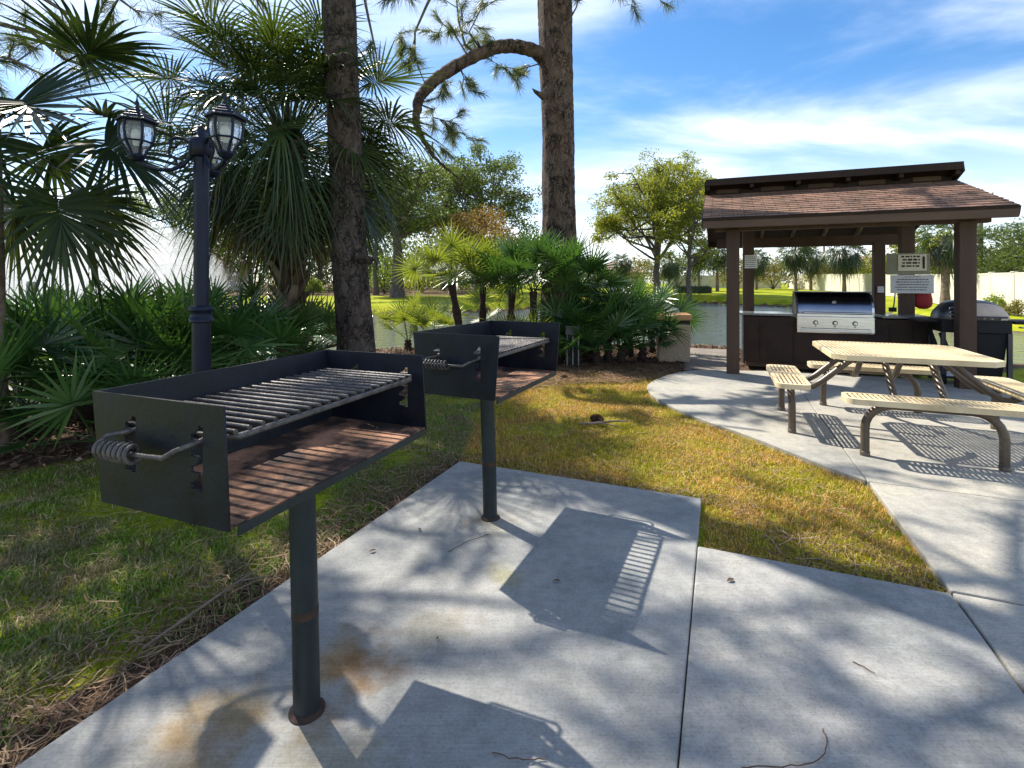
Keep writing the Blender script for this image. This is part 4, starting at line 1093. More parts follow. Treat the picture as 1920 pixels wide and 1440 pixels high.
def palmetto(x, y, label, n=13, pet=.55, Rr=.42, stem=0.0, seed=0, mat='palmetto', N_=28, group='saw palmettos', elmin=18, lean=(0, 0), zoff=0):
    rng = np.random.default_rng(seed)
    zb = gz(x, y) + zoff
    t = empty('saw_palmetto', (x, y, zb), 0, label, 'palmetto', group)
    if stem > .05:
        sm = MB(); k = 8
        pts = [(lean[0] * (i / k) ** 1.3, lean[1] * (i / k), stem * i / k - (.08 if i == 0 else 0)) for i in range(k + 1)]
        sm.tube(pts, [.085 - .02 * i / k + .012 * ((i * 7) % 3 - 1) for i in range(k + 1)], 10); sm.build('stem', M['rustdark'], t, smooth=True)
    nb = NB()
    for i in range(n):
        az = i * GA + rng.normal(0, .2)
        s = (i + .5) / n
        el = R(84 - (84 - elmin) * s) + rng.normal(0, .1)
        frond(nb, (lean[0] + .04 * math.cos(az), lean[1] + .04 * math.sin(az), stem), az, el, pet * rng.uniform(.75, 1.15), Rr * rng.uniform(.85, 1.12), N_, R(rng.uniform(200, 270)), rng, fold=.18, droop=.06, bend=.2, wmul=.85, petw=.008, roll=rng.normal(0, .6), costa=.05)
    nb.build('fronds', M[mat], t)
    return t

# ---- the two near pines and their needles
def tufts(nb, pos, dirs, rng, nn=34, L_=.22, w_=.0035, spread=1.0, droop=.35):
    """needle brushes at twig ends"""
    pos = np.asarray(pos, float); dirs = np.asarray(dirs, float)
    k = len(pos)
    P = np.repeat(pos, nn, 0); D0 = np.repeat(dirs, nn, 0)
    D = D0 * .9 + rng.normal(0, .55 * spread, (k * nn, 3)); D /= np.linalg.norm(D, axis=1)[:, None]
    P = P - D0 * rng.uniform(0, .14, (k * nn, 1))
    S = np.cross(D, rng.normal(0, 1, (k * nn, 3))); S /= np.linalg.norm(S, axis=1)[:, None] + 1e-9
    Ls = L_ * rng.uniform(.6, 1.1, k * nn)[:, None]
    m1 = P + D * Ls * .5; m1[:, 2] -= droop * Ls[:, 0] * .18
    e = P + D * Ls; e[:, 2] -= droop * Ls[:, 0] * .7
    V = np.stack([P - S * w_, P + S * w_, m1 + S * w_, m1 - S * w_, e], 1)
    b = (np.arange(k * nn) * 5)[:, None]
    Q = np.concatenate([b + np.array([[0, 1, 2, 3]]), b + np.array([[3, 2, 4, 4]])], 0)
    nb.add(V.reshape(-1, 3), Q)

def twig_system(mb, nb, pts, r0, rng, dens=3.0, tl=.6, L_=.22, sub=True, t0=.25, hang=-.15, nn=46, w_=.0027):
    """a branch polyline (absolute points), with side twigs carrying needle brushes"""
    pts = [np.asarray(p, float) for p in pts]
    n = len(pts)
    mb.tube(pts, [max(.004, r0 * (1 - .75 * i / (n - 1))) for i in range(n)], 8)
    if not sub: return
    seg = [np.linalg.norm(pts[i + 1] - pts[i]) for i in range(n - 1)]; tot = sum(seg)
    cnt = max(1, int(1.5 * dens * tot * (1 - t0)))
    T = []; D = []
    for c in range(cnt):
        s = tot * (t0 + (1 - t0) * (c + rng.uniform(0, 1)) / cnt); i = 0
        while i < n - 2 and s > seg[i]: s -= seg[i]; i += 1
        p = pts[i] + (pts[i + 1] - pts[i]) * min(1, s / seg[i]); d = (pts[i + 1] - pts[i]) / seg[i]
        v = d * .7 + rng.normal(0, .75, 3); v[2] += hang; v /= np.linalg.norm(v)
        L2 = tl * rng.uniform(.5, 1.2)
        q = [p]; vv = v
        for k in range(4):
            vv = vv + rng.normal(0, .22, 3); vv /= np.linalg.norm(vv); q.append(q[-1] + vv * L2 / 4)
        mb.tube(q, [.009, .008, .006, .005, .004], 5)
        for k in (2, 3, 4):
            if rng.uniform() < .8 or k == 4: T.append(q[k]); D.append(vv)
    cnt = cnt
    T.append(pts[-1]); D.append((pts[-1] - pts[-2]) / (seg[-1] + 1e-9))
    tufts(nb, T, D, rng, nn, L_, w_)

def pine(name, label, trunk, rad, mat, limbs, twigs, seed, top_crown, stubs=()):
    rng = np.random.default_rng(seed)
    x, y = trunk[0][0], trunk[0][1]; zb = gz(x, y)
    t = empty(name, (x, y, zb), 0, label, 'pine tree', 'pines by the pad')
    o = np.array([x, y, zb])
    # densely ringed trunk with uneven bark outline
    P = [np.array(p) - o for p in trunk]; pts = []; rs = []
    for i in range(len(P) - 1):
        k = max(2, int(np.linalg.norm(P[i + 1] - P[i]) / .06))
        for j in range(k):
            s = j / k; pts.append(P[i] * (1 - s) + P[i + 1] * s); rs.append(rad[i] * (1 - s) + rad[i + 1] * s)
    pts.append(P[-1]); rs.append(rad[-1])
    n = 40; V = []; 
    ph = rng.uniform(0, 6.28, 12); 
    for i, (p, r_) in enumerate(zip(pts, rs)):
        a = np.linspace(0, 2 * math.pi, n, endpoint=False)
        z = p[2]
        rr = r_ * (1 + .022 * np.sin(5 * a + 2.1 * z + ph[0]) + .018 * np.sin(11 * a - 3.3 * z + ph[1]) + .020 * np.sin(17 * a + 4 * z + ph[2]) * np.sin(7 * z + ph[3] + 2 * a) + rng.normal(0, .008, n))
        V.append(np.stack([p[0] + rr * np.cos(a), p[1] + rr * np.sin(a), np.full(n, z)], 1))
    k = len(pts)
    ii = np.arange(k - 1)[:, None] * n; jj = np.arange(n)[None]
    Q = np.stack([ii + jj, ii + (jj + 1) % n, ii + n + (jj + 1) % n, ii + n + jj], -1).reshape(-1, 4)
    big('trunk', np.concatenate(V), Q, M[mat], t, smooth=True)
    if limbs:
        lm = MB()
        for lp, lr in limbs:
            q = [np.array(p) - o for p in lp]; sp_, sr_ = [], []
            for i in range(len(q) - 1):
                p0, p1, p2, p3 = [q[max(0, min(len(q) - 1, i + k))] for k in (-1, 0, 1, 2)]
                for tt in np.linspace(0, 1, 8, endpoint=False):
                    sp_.append(.5 * ((2 * p1) + (-p0 + p2) * tt + (2 * p0 - 5 * p1 + 4 * p2 - p3) * tt * tt + (-p0 + 3 * p1 - 3 * p2 + p3) * tt ** 3) + rng.normal(0, .006, 3))
                    sr_.append((lr[i] * (1 - tt) + lr[i + 1] * tt) * (1 + rng.normal(0, .045)))
            sr_[0] *= 1.35; sr_[1] *= 1.25; sr_[2] *= 1.12
            lm.tube(sp_, sr_, 14)
        lm.build('limb', M['bark2'], t, smooth=True)
    for sp in stubs:
        sm = MB(); sm.tube([np.array(p) - o for p in sp[0]], sp[1], 8); sm.build('stub', M[mat], t, smooth=True)
    mb = MB(); nb = NB()
    for pl, r0, kw in twigs:
        twig_system(mb, nb, [np.array(p) - o for p in pl], r0, rng, **kw)
    # high crown
    tz, n_l, spread_ = top_crown
    for i in range(n_l):
        a = i * GA; z = tz[0] + (tz[1] - tz[0]) * i / n_l - zb
        f = 1 - .55 * i / n_l
        c = np.array([P[-1][0], P[-1][1], z]); d = np.array([math.cos(a), math.sin(a), 0])
        L2 = spread_ * f * rng.uniform(.7, 1.15)
        twig_system(mb, nb, [c, c + d * L2 * .35 + [0, 0, .1], c + d * L2 * .7 + [0, 0, .25], c + d * L2 + [0, 0, .5]], .06, rng, dens=4.0, tl=.8, L_=.30, t0=.3, hang=.1, nn=16, w_=.008)
    mb.build('branches', M['branch'], t, smooth=True)
    nb.build('needles', M['needle'], t)
    return t

Yp = 6.4
A = at(682, 0, Yp)[0]
pine('pine_tree', 'dark barked leaning pine just left of the far grill', [(at(668, 0, Yp)[0], Yp, gz(-1.96, Yp) - .1), at(668, 640, Yp), at(655, 480, Yp), at(648, 300, Yp), at(636, 0, Yp), (-2.3, 6.5, 7.5), (-2.4, 6.6, 12.5)],
     [.30, .225, .215, .205, .20, .17, .08], 'bark', [],
     [([at(672, -60, Yp), at(690, 30, Yp), at(703, 90, Yp - .2), at(712, 140, Yp - .3)], .022, dict(dens=0.5, tl=.25, t0=.6)),
      ([at(640, -120, Yp), at(690, -40, 6.0), at(740, -5, 5.8), at(770, -20, 5.6)], .03, dict(dens=3.0, tl=.35, L_=.20, t0=.5)),
      ([at(640, -160, Yp), at(560, -90, 6.0), at(500, -50, 5.8), at(420, -30, 5.7)], .03, dict(dens=3.0, tl=.4, L_=.20, t0=.3))],
     3, ((6.9, 12.6), 24, 3.1),
     stubs=[([at(672, 482, Yp - .15), at(694, 488, Yp - .25), at(702, 484, Yp - .3)], [.07, .05, .012])])
Yq = 10.0
limbpts = [at(1020, 105, Yq), at(985, 90, Yq - .25), at(940, 88, Yq - .5), at(885, 108, Yq - .8), at(830, 140, Yq - 1.0), at(800, 165, Yq - 1.1), at(783, 195, Yq - 1.2), at(782, 235, Yq - 1.2), at(795, 265, Yq - 1.2), at(815, 295, Yq - 1.2), at(845, 322, Yq - 1.2), at(870, 345, Yq - 1.2)]
limbr = [.15, .13, .122, .118, .105, .098, .085, .062, .044, .030, .018, .010]
pine('pine_tree', 'tall straight pine rising behind the palmettos with one long arching limb', [(.95, Yq, gz(.95, Yq) - .1), at(1049, 440, Yq), at(1046, 250, Yq), at(1040, 0, Yq), (.80, 10, 9.5), (.7, 10, 15)],
     [.42, .33, .31, .335, .27, .12], 'bark2', [(limbpts, limbr)],
     [([at(800, 165, 8.9), at(778, 110, 8.7), at(778, 60, 8.6), at(800, 10, 8.6), at(815, -20, 8.6)][::-1], .03, dict(dens=1.2, tl=.4, L_=.22, t0=.55)),
      ([at(778, 70, 8.6), at(770, 100, 8.6), at(765, 125, 8.6)], .012, dict(dens=9, tl=.30, L_=.20, t0=.2)),
      ([at(900, 105, 9.3), at(872, 85, 9.2), at(860, 40, 9.1), at(855, -10, 9.0), at(870, -50, 9.0)], .03, dict(dens=3.5, tl=.55, L_=.24, t0=.1)),
      ([at(905, 100, 9.3), at(880, 60, 9.2), at(900, 20, 9.0), at(930, 0, 9.0)], .02, dict(dens=4.5, tl=.45, L_=.24, t0=.1)),
      ([at(1010, 120, 9.8), at(975, 130, 9.6), at(940, 125, 9.4), at(915, 110, 9.3)], .014, dict(dens=6, tl=.35, L_=.22, t0=.1, hang=-.5)),
      ([at(880, 110, 9.2), at(850, 60, 9.0), at(830, 45, 8.9), at(820, 70, 8.8)], .016, dict(dens=6, tl=.35, L_=.24, t0=.2)),
      ([at(840, 135, 9.0), at(830, 160, 8.9), at(822, 185, 8.9)], .012, dict(dens=7, tl=.3, L_=.20, t0=.1, hang=-.5)),
      ([at(785, 195, 8.8), at(812, 205, 8.7), at(812, 220, 8.7), at(840, 228, 8.7), at(865, 215, 8.7)], .016, dict(dens=6.5, tl=.40, L_=.24, t0=.3)),
      ([at(825, 225, 8.7), at(845, 245, 8.7), at(868, 250, 8.7)], .012, dict(dens=8, tl=.35, L_=.24, t0=.1)),
      ([at(935, 92, 9.45), at(925, 70, 9.4), at(905, 62, 9.35)], .012, dict(dens=7, tl=.3, L_=.2, t0=.2)),
      ([at(860, 125, 9.1), at(872, 150, 9.0), at(880, 165, 9.0)], .010, dict(dens=9, tl=.3, L_=.2, t0=.2, hang=-.4)),
      ([at(790, 260, 8.8), at(815, 268, 8.75), at(835, 285, 8.7)], .010, dict(dens=8, tl=.3, L_=.2, t0=.2)),
      ([at(760, 80, 8.6), at(748, 60, 8.6), at(752, 105, 8.6)], .010, dict(dens=6, tl=.25, L_=.2, t0=.1)),
      ([at(1066, 40, Yq - .2), at(1080, 15, Yq - .3), at(1086, -5, Yq - .3)], .022, dict(dens=.1, tl=.2, t0=.9)),
      ([(1.2, 9.8, 7.6), at(1120, -30, 9.2), at(1170, -15, 8.8), at(1225, -18, 8.5), at(1270, -10, 8.4)], .03, dict(dens=4.2, tl=.42, L_=.24, t0=.35, hang=-.35))],
     5, ((8.4, 14.6), 18, 2.8),
     stubs=[([at(1020, 182, 9.75), at(1004, 172, 9.6), at(998, 166, 9.55)], [.07, .035, .008]), ([at(905, 100, 9.3), at(898, 85, 9.2), at(895, 76, 9.15)], [.04, .025, .008]), ([at(800, 168, 8.9), at(783, 178, 8.8), at(776, 190, 8.75)], [.07, .05, .02]), ([at(860, 122, 9.1), at(868, 140, 9.0)], [.03, .012])])
# pine standing out of view on the left, its branches hang into the picture
pine('pine_tree', 'pine at the left edge whose hanging branches cross the upper left sky', [(-7.6, 6.6, -.2), (-7.5, 6.6, 4.0), (-7.4, 6.6, 9.0), (-7.3, 6.6, 12.0)], [.26, .22, .17, .08], 'bark', [],
     [([(-7.4, 5.5, 5.4), at(-60, 30, 5.6), at(60, 60, 5.6), at(120, 110, 5.7), at(180, 130, 5.8), at(235, 125, 5.8)], .035, dict(dens=5.0, tl=.42, L_=.22, t0=.2)),
      ([(-7.4, 5.5, 6.0), at(-40, -40, 5.4), at(70, -10, 5.4), at(150, 40, 5.5), at(200, 50, 5.6)], .035, dict(dens=4.5, tl=.42, L_=.22, t0=.2)),
      ([(-7.4, 5.5, 6.4), at(0, -110, 5.6), at(150, -60, 5.7), at(220, -5, 5.8), at(260, 25, 5.8)], .035, dict(dens=4.5, tl=.42, L_=.22, t0=.25)),
      ([(-7.4, 5.5, 6.4), at(200, -100, 6.0), at(330, -60, 6.2), at(400, -15, 6.3)], .03, dict(dens=3.0, tl=.35, L_=.2, t0=.4)),
      ([(-7.4, 5.5, 4.9), at(-80, 90, 5.2), at(20, 110, 5.2), at(80, 140, 5.2)], .03, dict(dens=4.5, tl=.4, L_=.22, t0=.2))],
     9, ((6.9, 12.4), 27, 4.3))

# ---- cabbage palms near the pad
fan_palm(-3.05, 7.0, 3.30, .17, 'large cabbage palm with criss cross boots and shaggy crown behind the lamp post', nf=104, pet=1.12, ptop=1.38, pw=1.0, prand=.5, Rr=.86, N_=42, wmul=.72, lean=(-.10, .1), dead=16, seed=21, elmin=-22, droop=.34, bulge=.6)
fan_palm(-4.32, 4.25, 2.75, .07, 'small cabbage palm with drooping dark fans at the left edge', nf=17, pet=.82, Rr=.80, N_=38, lean=(-.05, 0), dead=0, seed=4, mat='palmd', elmin=-30, elmax=50, wmul=1.1, droop=.14, booted=False)
0 and fan_palm(-3.75, 8.6, 4.35, .15, 'taller cabbage palm with upright fans behind the large one', nf=40, pet=1.25, Rr=1.0, N_=40, wmul=.75, lean=(.0, .1), dead=6, seed=33, elmin=-30, droop=.4)

# ---- saw palmettos on the left
pl = [(30, 4.7, .50, .42), (95, 5.0, .62, .46), (160, 5.3, .66, .48), (215, 5.0, .60, .46), (280, 5.5, .70, .46), (330, 5.2, .55, .44), (-20, 4.2, .55, .44),
      (400, 6.0, .62, .46), (455, 5.6, .55, .44), (500, 6.4, .6, .46), (440, 6.9, .75, .5), (270, 6.7, .5, .42), (130, 6.4, .48, .42), (590, 7.6, .5, .40), (60, 6.0, .5, .42), (185, 4.3, .42, .36)]
wherel = ['at the left edge of the photo', 'left of the dark equipment box', 'under the small palm at left', 'left of the lamp post', 'just left of the lamp shaft', 'behind the lamp shaft', 'cut by the left border',
          'just right of the lamp shaft', 'at the foot of the large palm', 'touching the large palm trunk', 'in the rear row right of the lamp', 'in the rear row left of the lamp', 'in the rear row below the mist', 'between the large palm and the dark pine', 'rear left beside the pale trunk', 'low in front with bare mulch around its stem']
for i, ((px, Y, pet, rr), wh) in enumerate(zip(pl, wherel)):
    x = (px - 960) / 950 * Y
    palmetto(x, Y, 'dark green saw palmetto ' + wh, n=13 if i != 15 else 8, pet=pet * 1.15, Rr=rr * 1.18, stem=(.26 + .1 * (i % 3)) if i != 15 else .1, seed=100 + i, N_=24, elmin=5)
# ---- the clump right of the middle
pr = [(868, 9.6, .95, .60, .46, 'palmetto2', 'tall yellow green palmetto on a leaning reddish stem', (-.22, .0), 20),
      (905, 10.2, .9, .62, .46, 'palmetto2', 'tall bright palmetto behind the leaning one', (0, 0), 16),
      (955, 9.6, .80, .66, .48, 'palmetto', 'tall palmetto left of the straight pine trunk', (.05, 0), 17),
      (1000, 9.3, .85, .64, .46, 'palmetto', 'tall palmetto right in front of the straight pine trunk', (0, 0), 18),
      (1050, 9.2, .85, .66, .48, 'palmetto', 'tall palmetto just right in front of the straight pine', (.05, 0), 18),
      (1095, 9.4, .6, .66, .46, 'palmetto', 'mid height palmetto right of the path light', (0, 0), 16),
      (1140, 9.1, .3, .62, .44, 'palmetto', 'low wide palmetto over the brown mulch', (0, 0), 16),
      (1180, 9.7, .32, .68, .44, 'palmetto', 'palmetto left of the waste bin with sunlit tips', (0, 0), 16),
      (1222, 10.0, .22, .62, .42, 'palmetto', 'palmetto behind the waste bin by the water', (0, 0), 14),
      (765, 10.6, .08, .55, .42, 'palmetto2', 'low bright palmetto against the water left of the far grill', (0, 0), 13),
      (815, 11.2, .1, .5, .40, 'palmetto2', 'small pale palmetto near the shore behind the far grill', (0, 0), 11),
      (985, 8.7, .1, .42, .36, 'palmetto2', 'small light palmetto above the far grill box', (0, 0), 11),
      (1085, 8.7, .05, .40, .36, 'palmetto', 'small palmetto beside the path light slats', (0, 0), 11),
      (1068, 9.0, .12, .5, .44, 'palmetto', 'dense low palmetto just right of the path light', (0, 0), 20),
      (1118, 8.75, .1, .5, .44, 'palmetto', 'dense low palmetto at the front of the mulch bed', (0, 0), 20),
      (1165, 9.0, .12, .52, .44, 'palmetto', 'dense low palmetto a step left of the waste bin', (0, 0), 20),
      (1105, 9.9, .45, .62, .46, 'palmetto', 'dark palmetto at the back of the clump', (0, 0), 20),
      (1205, 9.2, .1, .46, .40, 'palmetto', 'palmetto touching the left side of the waste bin', (0, 0), 16),
      (930, 10.8, .3, .6, .42, 'palmetto2', 'sunlit palmetto deep in the middle of the clump', (0, 0), 13)]
for i, (px, Y, stem, pet, rr, mt, lab, ln, n) in enumerate(pr):
    palmetto((px - 960) / 950 * Y, Y, lab, n=max(9, n - 4), pet=pet * 1.12, Rr=rr * 1.2, stem=stem * 1.0 + (.42 if stem > .5 else .14), seed=300 + i, mat=mt, N_=26, elmin=14, lean=ln)

# ------------------------------------------------------------------ far trees
def leafcloud(nb, centers, radii, per, size, rng, flat=.6, aspect=.5):
    """many small leaf faces spread through clumps"""
    C = np.repeat(np.asarray(centers, float), per, 0); Rd = np.repeat(np.asarray(radii, float), per)
    n = len(C)
    d = rng.normal(0, 1, (n, 3)); d /= np.linalg.norm(d, axis=1)[:, None]
    d *= (rng.uniform(0, 1, n) ** .45)[:, None]
    P = C + d * Rd[:, None] * np.array([1, 1, flat])
    a = rng.normal(0, 1, (n, 3)); a /= np.linalg.norm(a, axis=1)[:, None]
    b = np.cross(a, rng.normal(0, 1, (n, 3))); b /= np.linalg.norm(b, axis=1)[:, None]
    s = size * rng.uniform(.5, 1.3, n)[:, None]
    V = np.stack([P - a * s, P - b * s * aspect, P + a * s, P + b * s * aspect], 1)
    nb.add(V.reshape(-1, 3), (np.arange(n) * 4)[:, None] + np.array([[0, 1, 2, 3]]))

def crown_tree(x, y, h, label, cr=4, cz=.65, crz=.35, rt=.25, mat='woods', nlimb=9, per=60, size=.16, clump=.8, seed=0, group='trees across the lake', dome=False, name='broadleaf_tree', low=.4, lean=0, sub=4, barkm='branch', aspect=.5):
    rng = np.random.default_rng(seed)
    zb = gz(x, y)
    t = empty(name, (x, y, zb - .05), 0, label, 'tree', group)
    tm = MB(); k = 9
    top = np.array([lean, 0, h * (cz + crz * .6)])
    tp = [np.array([top[0] * (i / k) ** 1.5 + rng.normal(0, .06) * (i > 0), rng.normal(0, .06) * (i > 0), top[2] * i / k]) for i in range(k + 1)]
    tm.tube(tp, [rt * (1.25 if i == 0 else 1) * (1 - .8 * i / k) for i in range(k + 1)], 9)
    tm.build('trunk', M[barkm], t, smooth=True)
    C = []; bm = MB()
    cc = np.array([lean * .8, 0, h * cz])
    for i in range(nlimb):
        s = low + (1 - low) * (i + .5) / nlimb; p0 = tp[min(k, int(s * k))]
        a = i * GA + rng.uniform(-.3, .3)
        v = rng.uniform(.1, 1.0) if dome else rng.uniform(-.6, 1.0)
        tgt = cc + np.array([math.cos(a) * cr * math.sqrt(max(.05, 1 - v * v * .8)), math.sin(a) * cr * math.sqrt(max(.05, 1 - v * v * .8)), h * crz * v])
        mid = p0 * .5 + tgt * .5 + rng.normal(0, .25, 3) - [0, 0, .1 * cr]
        bm.tube([p0, p0 * .7 + mid * .3 + rng.normal(0, .08, 3), mid, tgt], [rt * .42, rt * .34, rt * .24, rt * .10], 6)
        C.append(tgt)
        for j in range(sub):
            s2 = rng.uniform(.35, 1); b0 = mid * (1 - s2) + tgt * s2
            e = b0 + rng.normal(0, 1, 3) * np.array([1, 1, .6]) * cr * (.2 if dome else .28)
            e2 = (b0 + e) / 2 + rng.normal(0, .1 * cr * .3, 3)
            bm.tube([b0, e2, e], [rt * .17, rt * .11, rt * .05], 5); C.append(e)
    bm.build('limbs', M[barkm], t, smooth=True)
    nb = NB(); C = np.array(C); leafcloud(nb, C, rng.uniform(.6, 1.25, len(C)) * clump, per, size, rng, .62, aspect)
    nb.build('crown', M[mat], t)
    return t
def crown_at(px, pytop, Y, label, wpx, **k):
    x = (px - 960) / 950 * Y; zb = gz(x, Y); h = HC - (pytop - 528) / 950 * Y - zb
    return crown_tree(x, Y, h, label, cr=wpx / 2 / 950 * Y, **k)

# trees right of the middle
crown_at(1232, 302, 47, 'round domed open crowned tree right of the straight pine', 205, dome=True, cz=.45, crz=.50, rt=.34, mat='canopy', nlimb=46, per=190, size=.115, clump=1.0, seed=41, low=.36, sub=5, aspect=.4)
crown_at(1292, 322, 43, 'thin tree with sparse leaves beside the pavilion roof', 105, cz=.58, crz=.40, rt=.24, mat='canopy', nlimb=20, per=70, size=.11, clump=.9, seed=42, low=.34, sub=4)
# woods left of the middle
crown_at(905, 292, 52, 'tall airy pine crowned tree above the bright palmettos', 165, cz=.68, crz=.28, rt=.28, mat='woods', nlimb=30, per=130, size=.135, clump=1.2, seed=43, low=.45)
crown_at(830, 300, 56, 'slender tall tree left of the airy pine crown', 120, cz=.68, crz=.28, rt=.26, mat='woods', nlimb=22, per=120, size=.135, clump=1.2, seed=44, low=.45)
crown_at(745, 270, 40, 'thick forked grey trunked tree right of the dark pine', 170, cz=.66, crz=.32, rt=.52, mat='woods', nlimb=24, per=150, size=.12, clump=1.2, seed=45, low=.45)
crown_at(705, 330, 44, 'slim brown trunked tree close right of the dark pine', 90, cz=.70, crz=.28, rt=.24, mat='woods', nlimb=18, per=120, size=.12, clump=1.1, seed=46, low=.5)
crown_at(895, 385, 40, 'orange brown leaved shrubby tree behind the bright palmettos', 125, cz=.62, crz=.32, rt=.16, mat='rusty', nlimb=18, per=150, size=.10, clump=1.0, seed=47, low=.35)
crown_at(600, 330, 58, 'leafy tree seen between the large palm and the dark pine', 150, cz=.55, crz=.4, rt=.3, mat='woods', nlimb=22, per=75, size=.2, clump=1.4, seed=48, low=.3)
crown_at(470, 380, 62, 'hazy tree behind the lamp post palm', 190, cz=.55, crz=.4, rt=.3, mat='woods', nlimb=22, per=75, size=.2, clump=1.5, seed=49, low=.3)
crown_at(330, 350, 60, 'leafy tree behind the lanterns of the lamp post', 210, cz=.55, crz=.4, rt=.3, mat='woods', nlimb=22, per=75, size=.2, clump=1.5, seed=50, low=.3)
crown_at(25, 360, 46, 'pale green tree behind the house at the far left', 120, cz=.6, crz=.36, rt=.24, mat='woods2', nlimb=18, per=70, size=.17, clump=1.2, seed=51, low=.3)
crown_at(1895, 405, 31, 'feathery grey green tree over the fence at the right edge', 150, cz=.55, crz=.38, rt=.18, mat='woods', nlimb=26, per=85, size=.12, clump=.9, seed=52, low=.25, aspect=.25)
crown_at(1975, 410, 27, 'feathery tree cut by the right border', 150, cz=.55, crz=.38, rt=.18, mat='woods', nlimb=24, per=80, size=.12, clump=.9, seed=53, low=.25, aspect=.25)
crown_at(1735, 430, 44, 'yellow green tree behind the notice boards', 110, cz=.6, crz=.36, rt=.2, mat='canopy', nlimb=20, per=80, size=.13, clump=.9, seed=54, low=.3)

def far_palm(px, pytop, pybase, Y, label, seed, rc=1.0, nf=40, mat='palm', dead=8, rt=.16):
    x = (px - 960) / 950 * Y
    zc = HC - (pytop - 528) / 950 * Y - rc * .55
    return fan_palm(x, Y, zc, rt, label, 'palms beyond the lake', nf=nf, pet=rc * .55, Rr=rc * .55, N_=20, dead=dead, seed=seed, mat=mat, booted=False, elmin=-55, droop=.5)
far_palm(1310, 455, 515, 56, 'left palm of the pair left of the pavilion post', 61, 1.9)
far_palm(1345, 452, 515, 54, 'right palm of the pair left of the pavilion post', 62, 1.9)
far_palm(1492, 447, 540, 50, 'slim pale trunked palm left under the pavilion roof', 63, 1.9)
far_palm(1520, 465, 525, 58, 'short bushy palm behind the slim one', 64, 1.8)
far_palm(1583, 445, 540, 46, 'palm with a drooping skirt in the middle of the pavilion opening', 65, 2.0, dead=14)
far_palm(1418, 470, 525, 62, 'low dark palm right of the left pavilion post', 66, 1.9)
far_palm(1772, 415, 560, 27, 'big sunlit palm with a leaning pale trunk behind the right post', 67, 1.55, nf=34, dead=14, rt=.20)
far_palm(1255, 478, 520, 66, 'palm behind the round domed tree', 68, 1.9, mat='palm')
far_palm(1165, 480, 515, 72, 'spiky palm beside the distant tan roof', 69, 1.7)

def shrub(x, y, w, h, label, mat, seed, size=.12, n=26, per=60, d=None, group='shrubs across the lake', name='shrub'):
    rng = np.random.default_rng(seed); zb = gz(x, y)
    t = empty(name, (x, y, zb - .05), 0, label, 'shrub', group)
    C = []; bm = MB()
    for i in range(n):
        a = i * GA; r_ = math.sqrt((i + .5) / n) ; z = h * (.25 + .62 * (1 - r_ ** 2) * rng.uniform(.6, 1.1))
        c = np.array([math.cos(a) * r_ * w / 2 * .85, math.sin(a) * r_ * (d or w) / 2 * .85, z]); C.append(c)
        if i % 3 == 0: bm.tube([(0, 0, 0), c * np.array([.35, .35, .5]), c], [.05, .035, .015], 5)
    bm.build('stems', M['branch'], t)
    nb = NB(); leafcloud(nb, C, rng.uniform(.7, 1.2, n) * max(.25, min(w, h) * .24), per, size, rng, .8); nb.build('foliage', M[mat], t)
    return t
def shrub_at(px, pyt, Y, wpx, label, mat, seed, **k):
    x = (px - 960) / 950 * Y; zb = gz(x, Y); h = HC - (pyt - 528) / 950 * Y - zb
    return shrub(x, Y, wpx / 950 * Y, h, label, mat, seed, **k)
shrub_at(586, 516, 46, 38, 'bright clipped bush on the far lawn right of the large palm', 'hedgel', 71, size=.10, n=30)
shrub_at(1450, 478, 66, 80, 'brownish bush behind the fence seen by the left post', 'woods2', 72, size=.16, n=34)
shrub_at(1545, 480, 60, 75, 'tan and green bush behind the fence between the palms', 'woods2', 73, size=.15, n=34)
shrub_at(1640, 465, 54, 80, 'green bush behind the fence left of the notice boards', 'canopy', 74, size=.14, n=34)
shrub_at(1710, 470, 46, 75, 'olive bush over the fence under the notice boards', 'woods2', 75, size=.13, n=34)
shrub_at(1380, 480, 70, 90, 'olive bush beyond the hedge left of the pavilion', 'woods2', 76, size=.16, n=34)
shrub_at(1195, 472, 74, 95, 'bush left of the round domed tree trunk', 'woods2', 77, size=.17, n=34)
shrub_at(1270, 478, 76, 85, 'bush right of the round domed tree trunk', 'woods', 78, size=.17, n=34)
shrub_at(1120, 485, 76, 85, 'bush behind the right end of the palmetto clump', 'woods', 79, size=.17, n=34)
shrub_at(1865, 545, 22.6, 42, 'small leafy plant growing against the pale fence', 'hedgel', 80, size=.05, n=18, group='plants along the fence')
for k_, (fx, fy, pxt, wpx, lab_) in enumerate(((1890, 21.2, 570, 16, 'wispy plant low against the fence at the right edge'), (1908, 20.8, 560, 14, 'thin climbing plant on the fence by the border'), (1690, 38, 541, 12, 'thin sapling before the sunlit fence panel'), (1600, 50, 531, 10, 'slender plant against the fence in the pavilion opening'), (1560, 56, 529, 10, 'small plant against the fence left of the skirted palm'))):
    shrub_at(fx, pxt, fy, wpx, lab_, 'woods2', 180 + k_, size=.05, n=9, group='plants along the fence')
shrub_at(1716, 540, 36, 16, 'thin plant against the fence right of the red bag', 'woods2', 81, size=.05, n=10, group='plants along the fence')
shrub_at(720, 478, 47, 60, 'sunlit bush between the two trunks right of the dark pine', 'hedgel', 82, size=.11, n=24)
shrub_at(790, 490, 50, 70, 'yellow green bush right of the thick grey trunk', 'canopy', 83, size=.12, n=24)
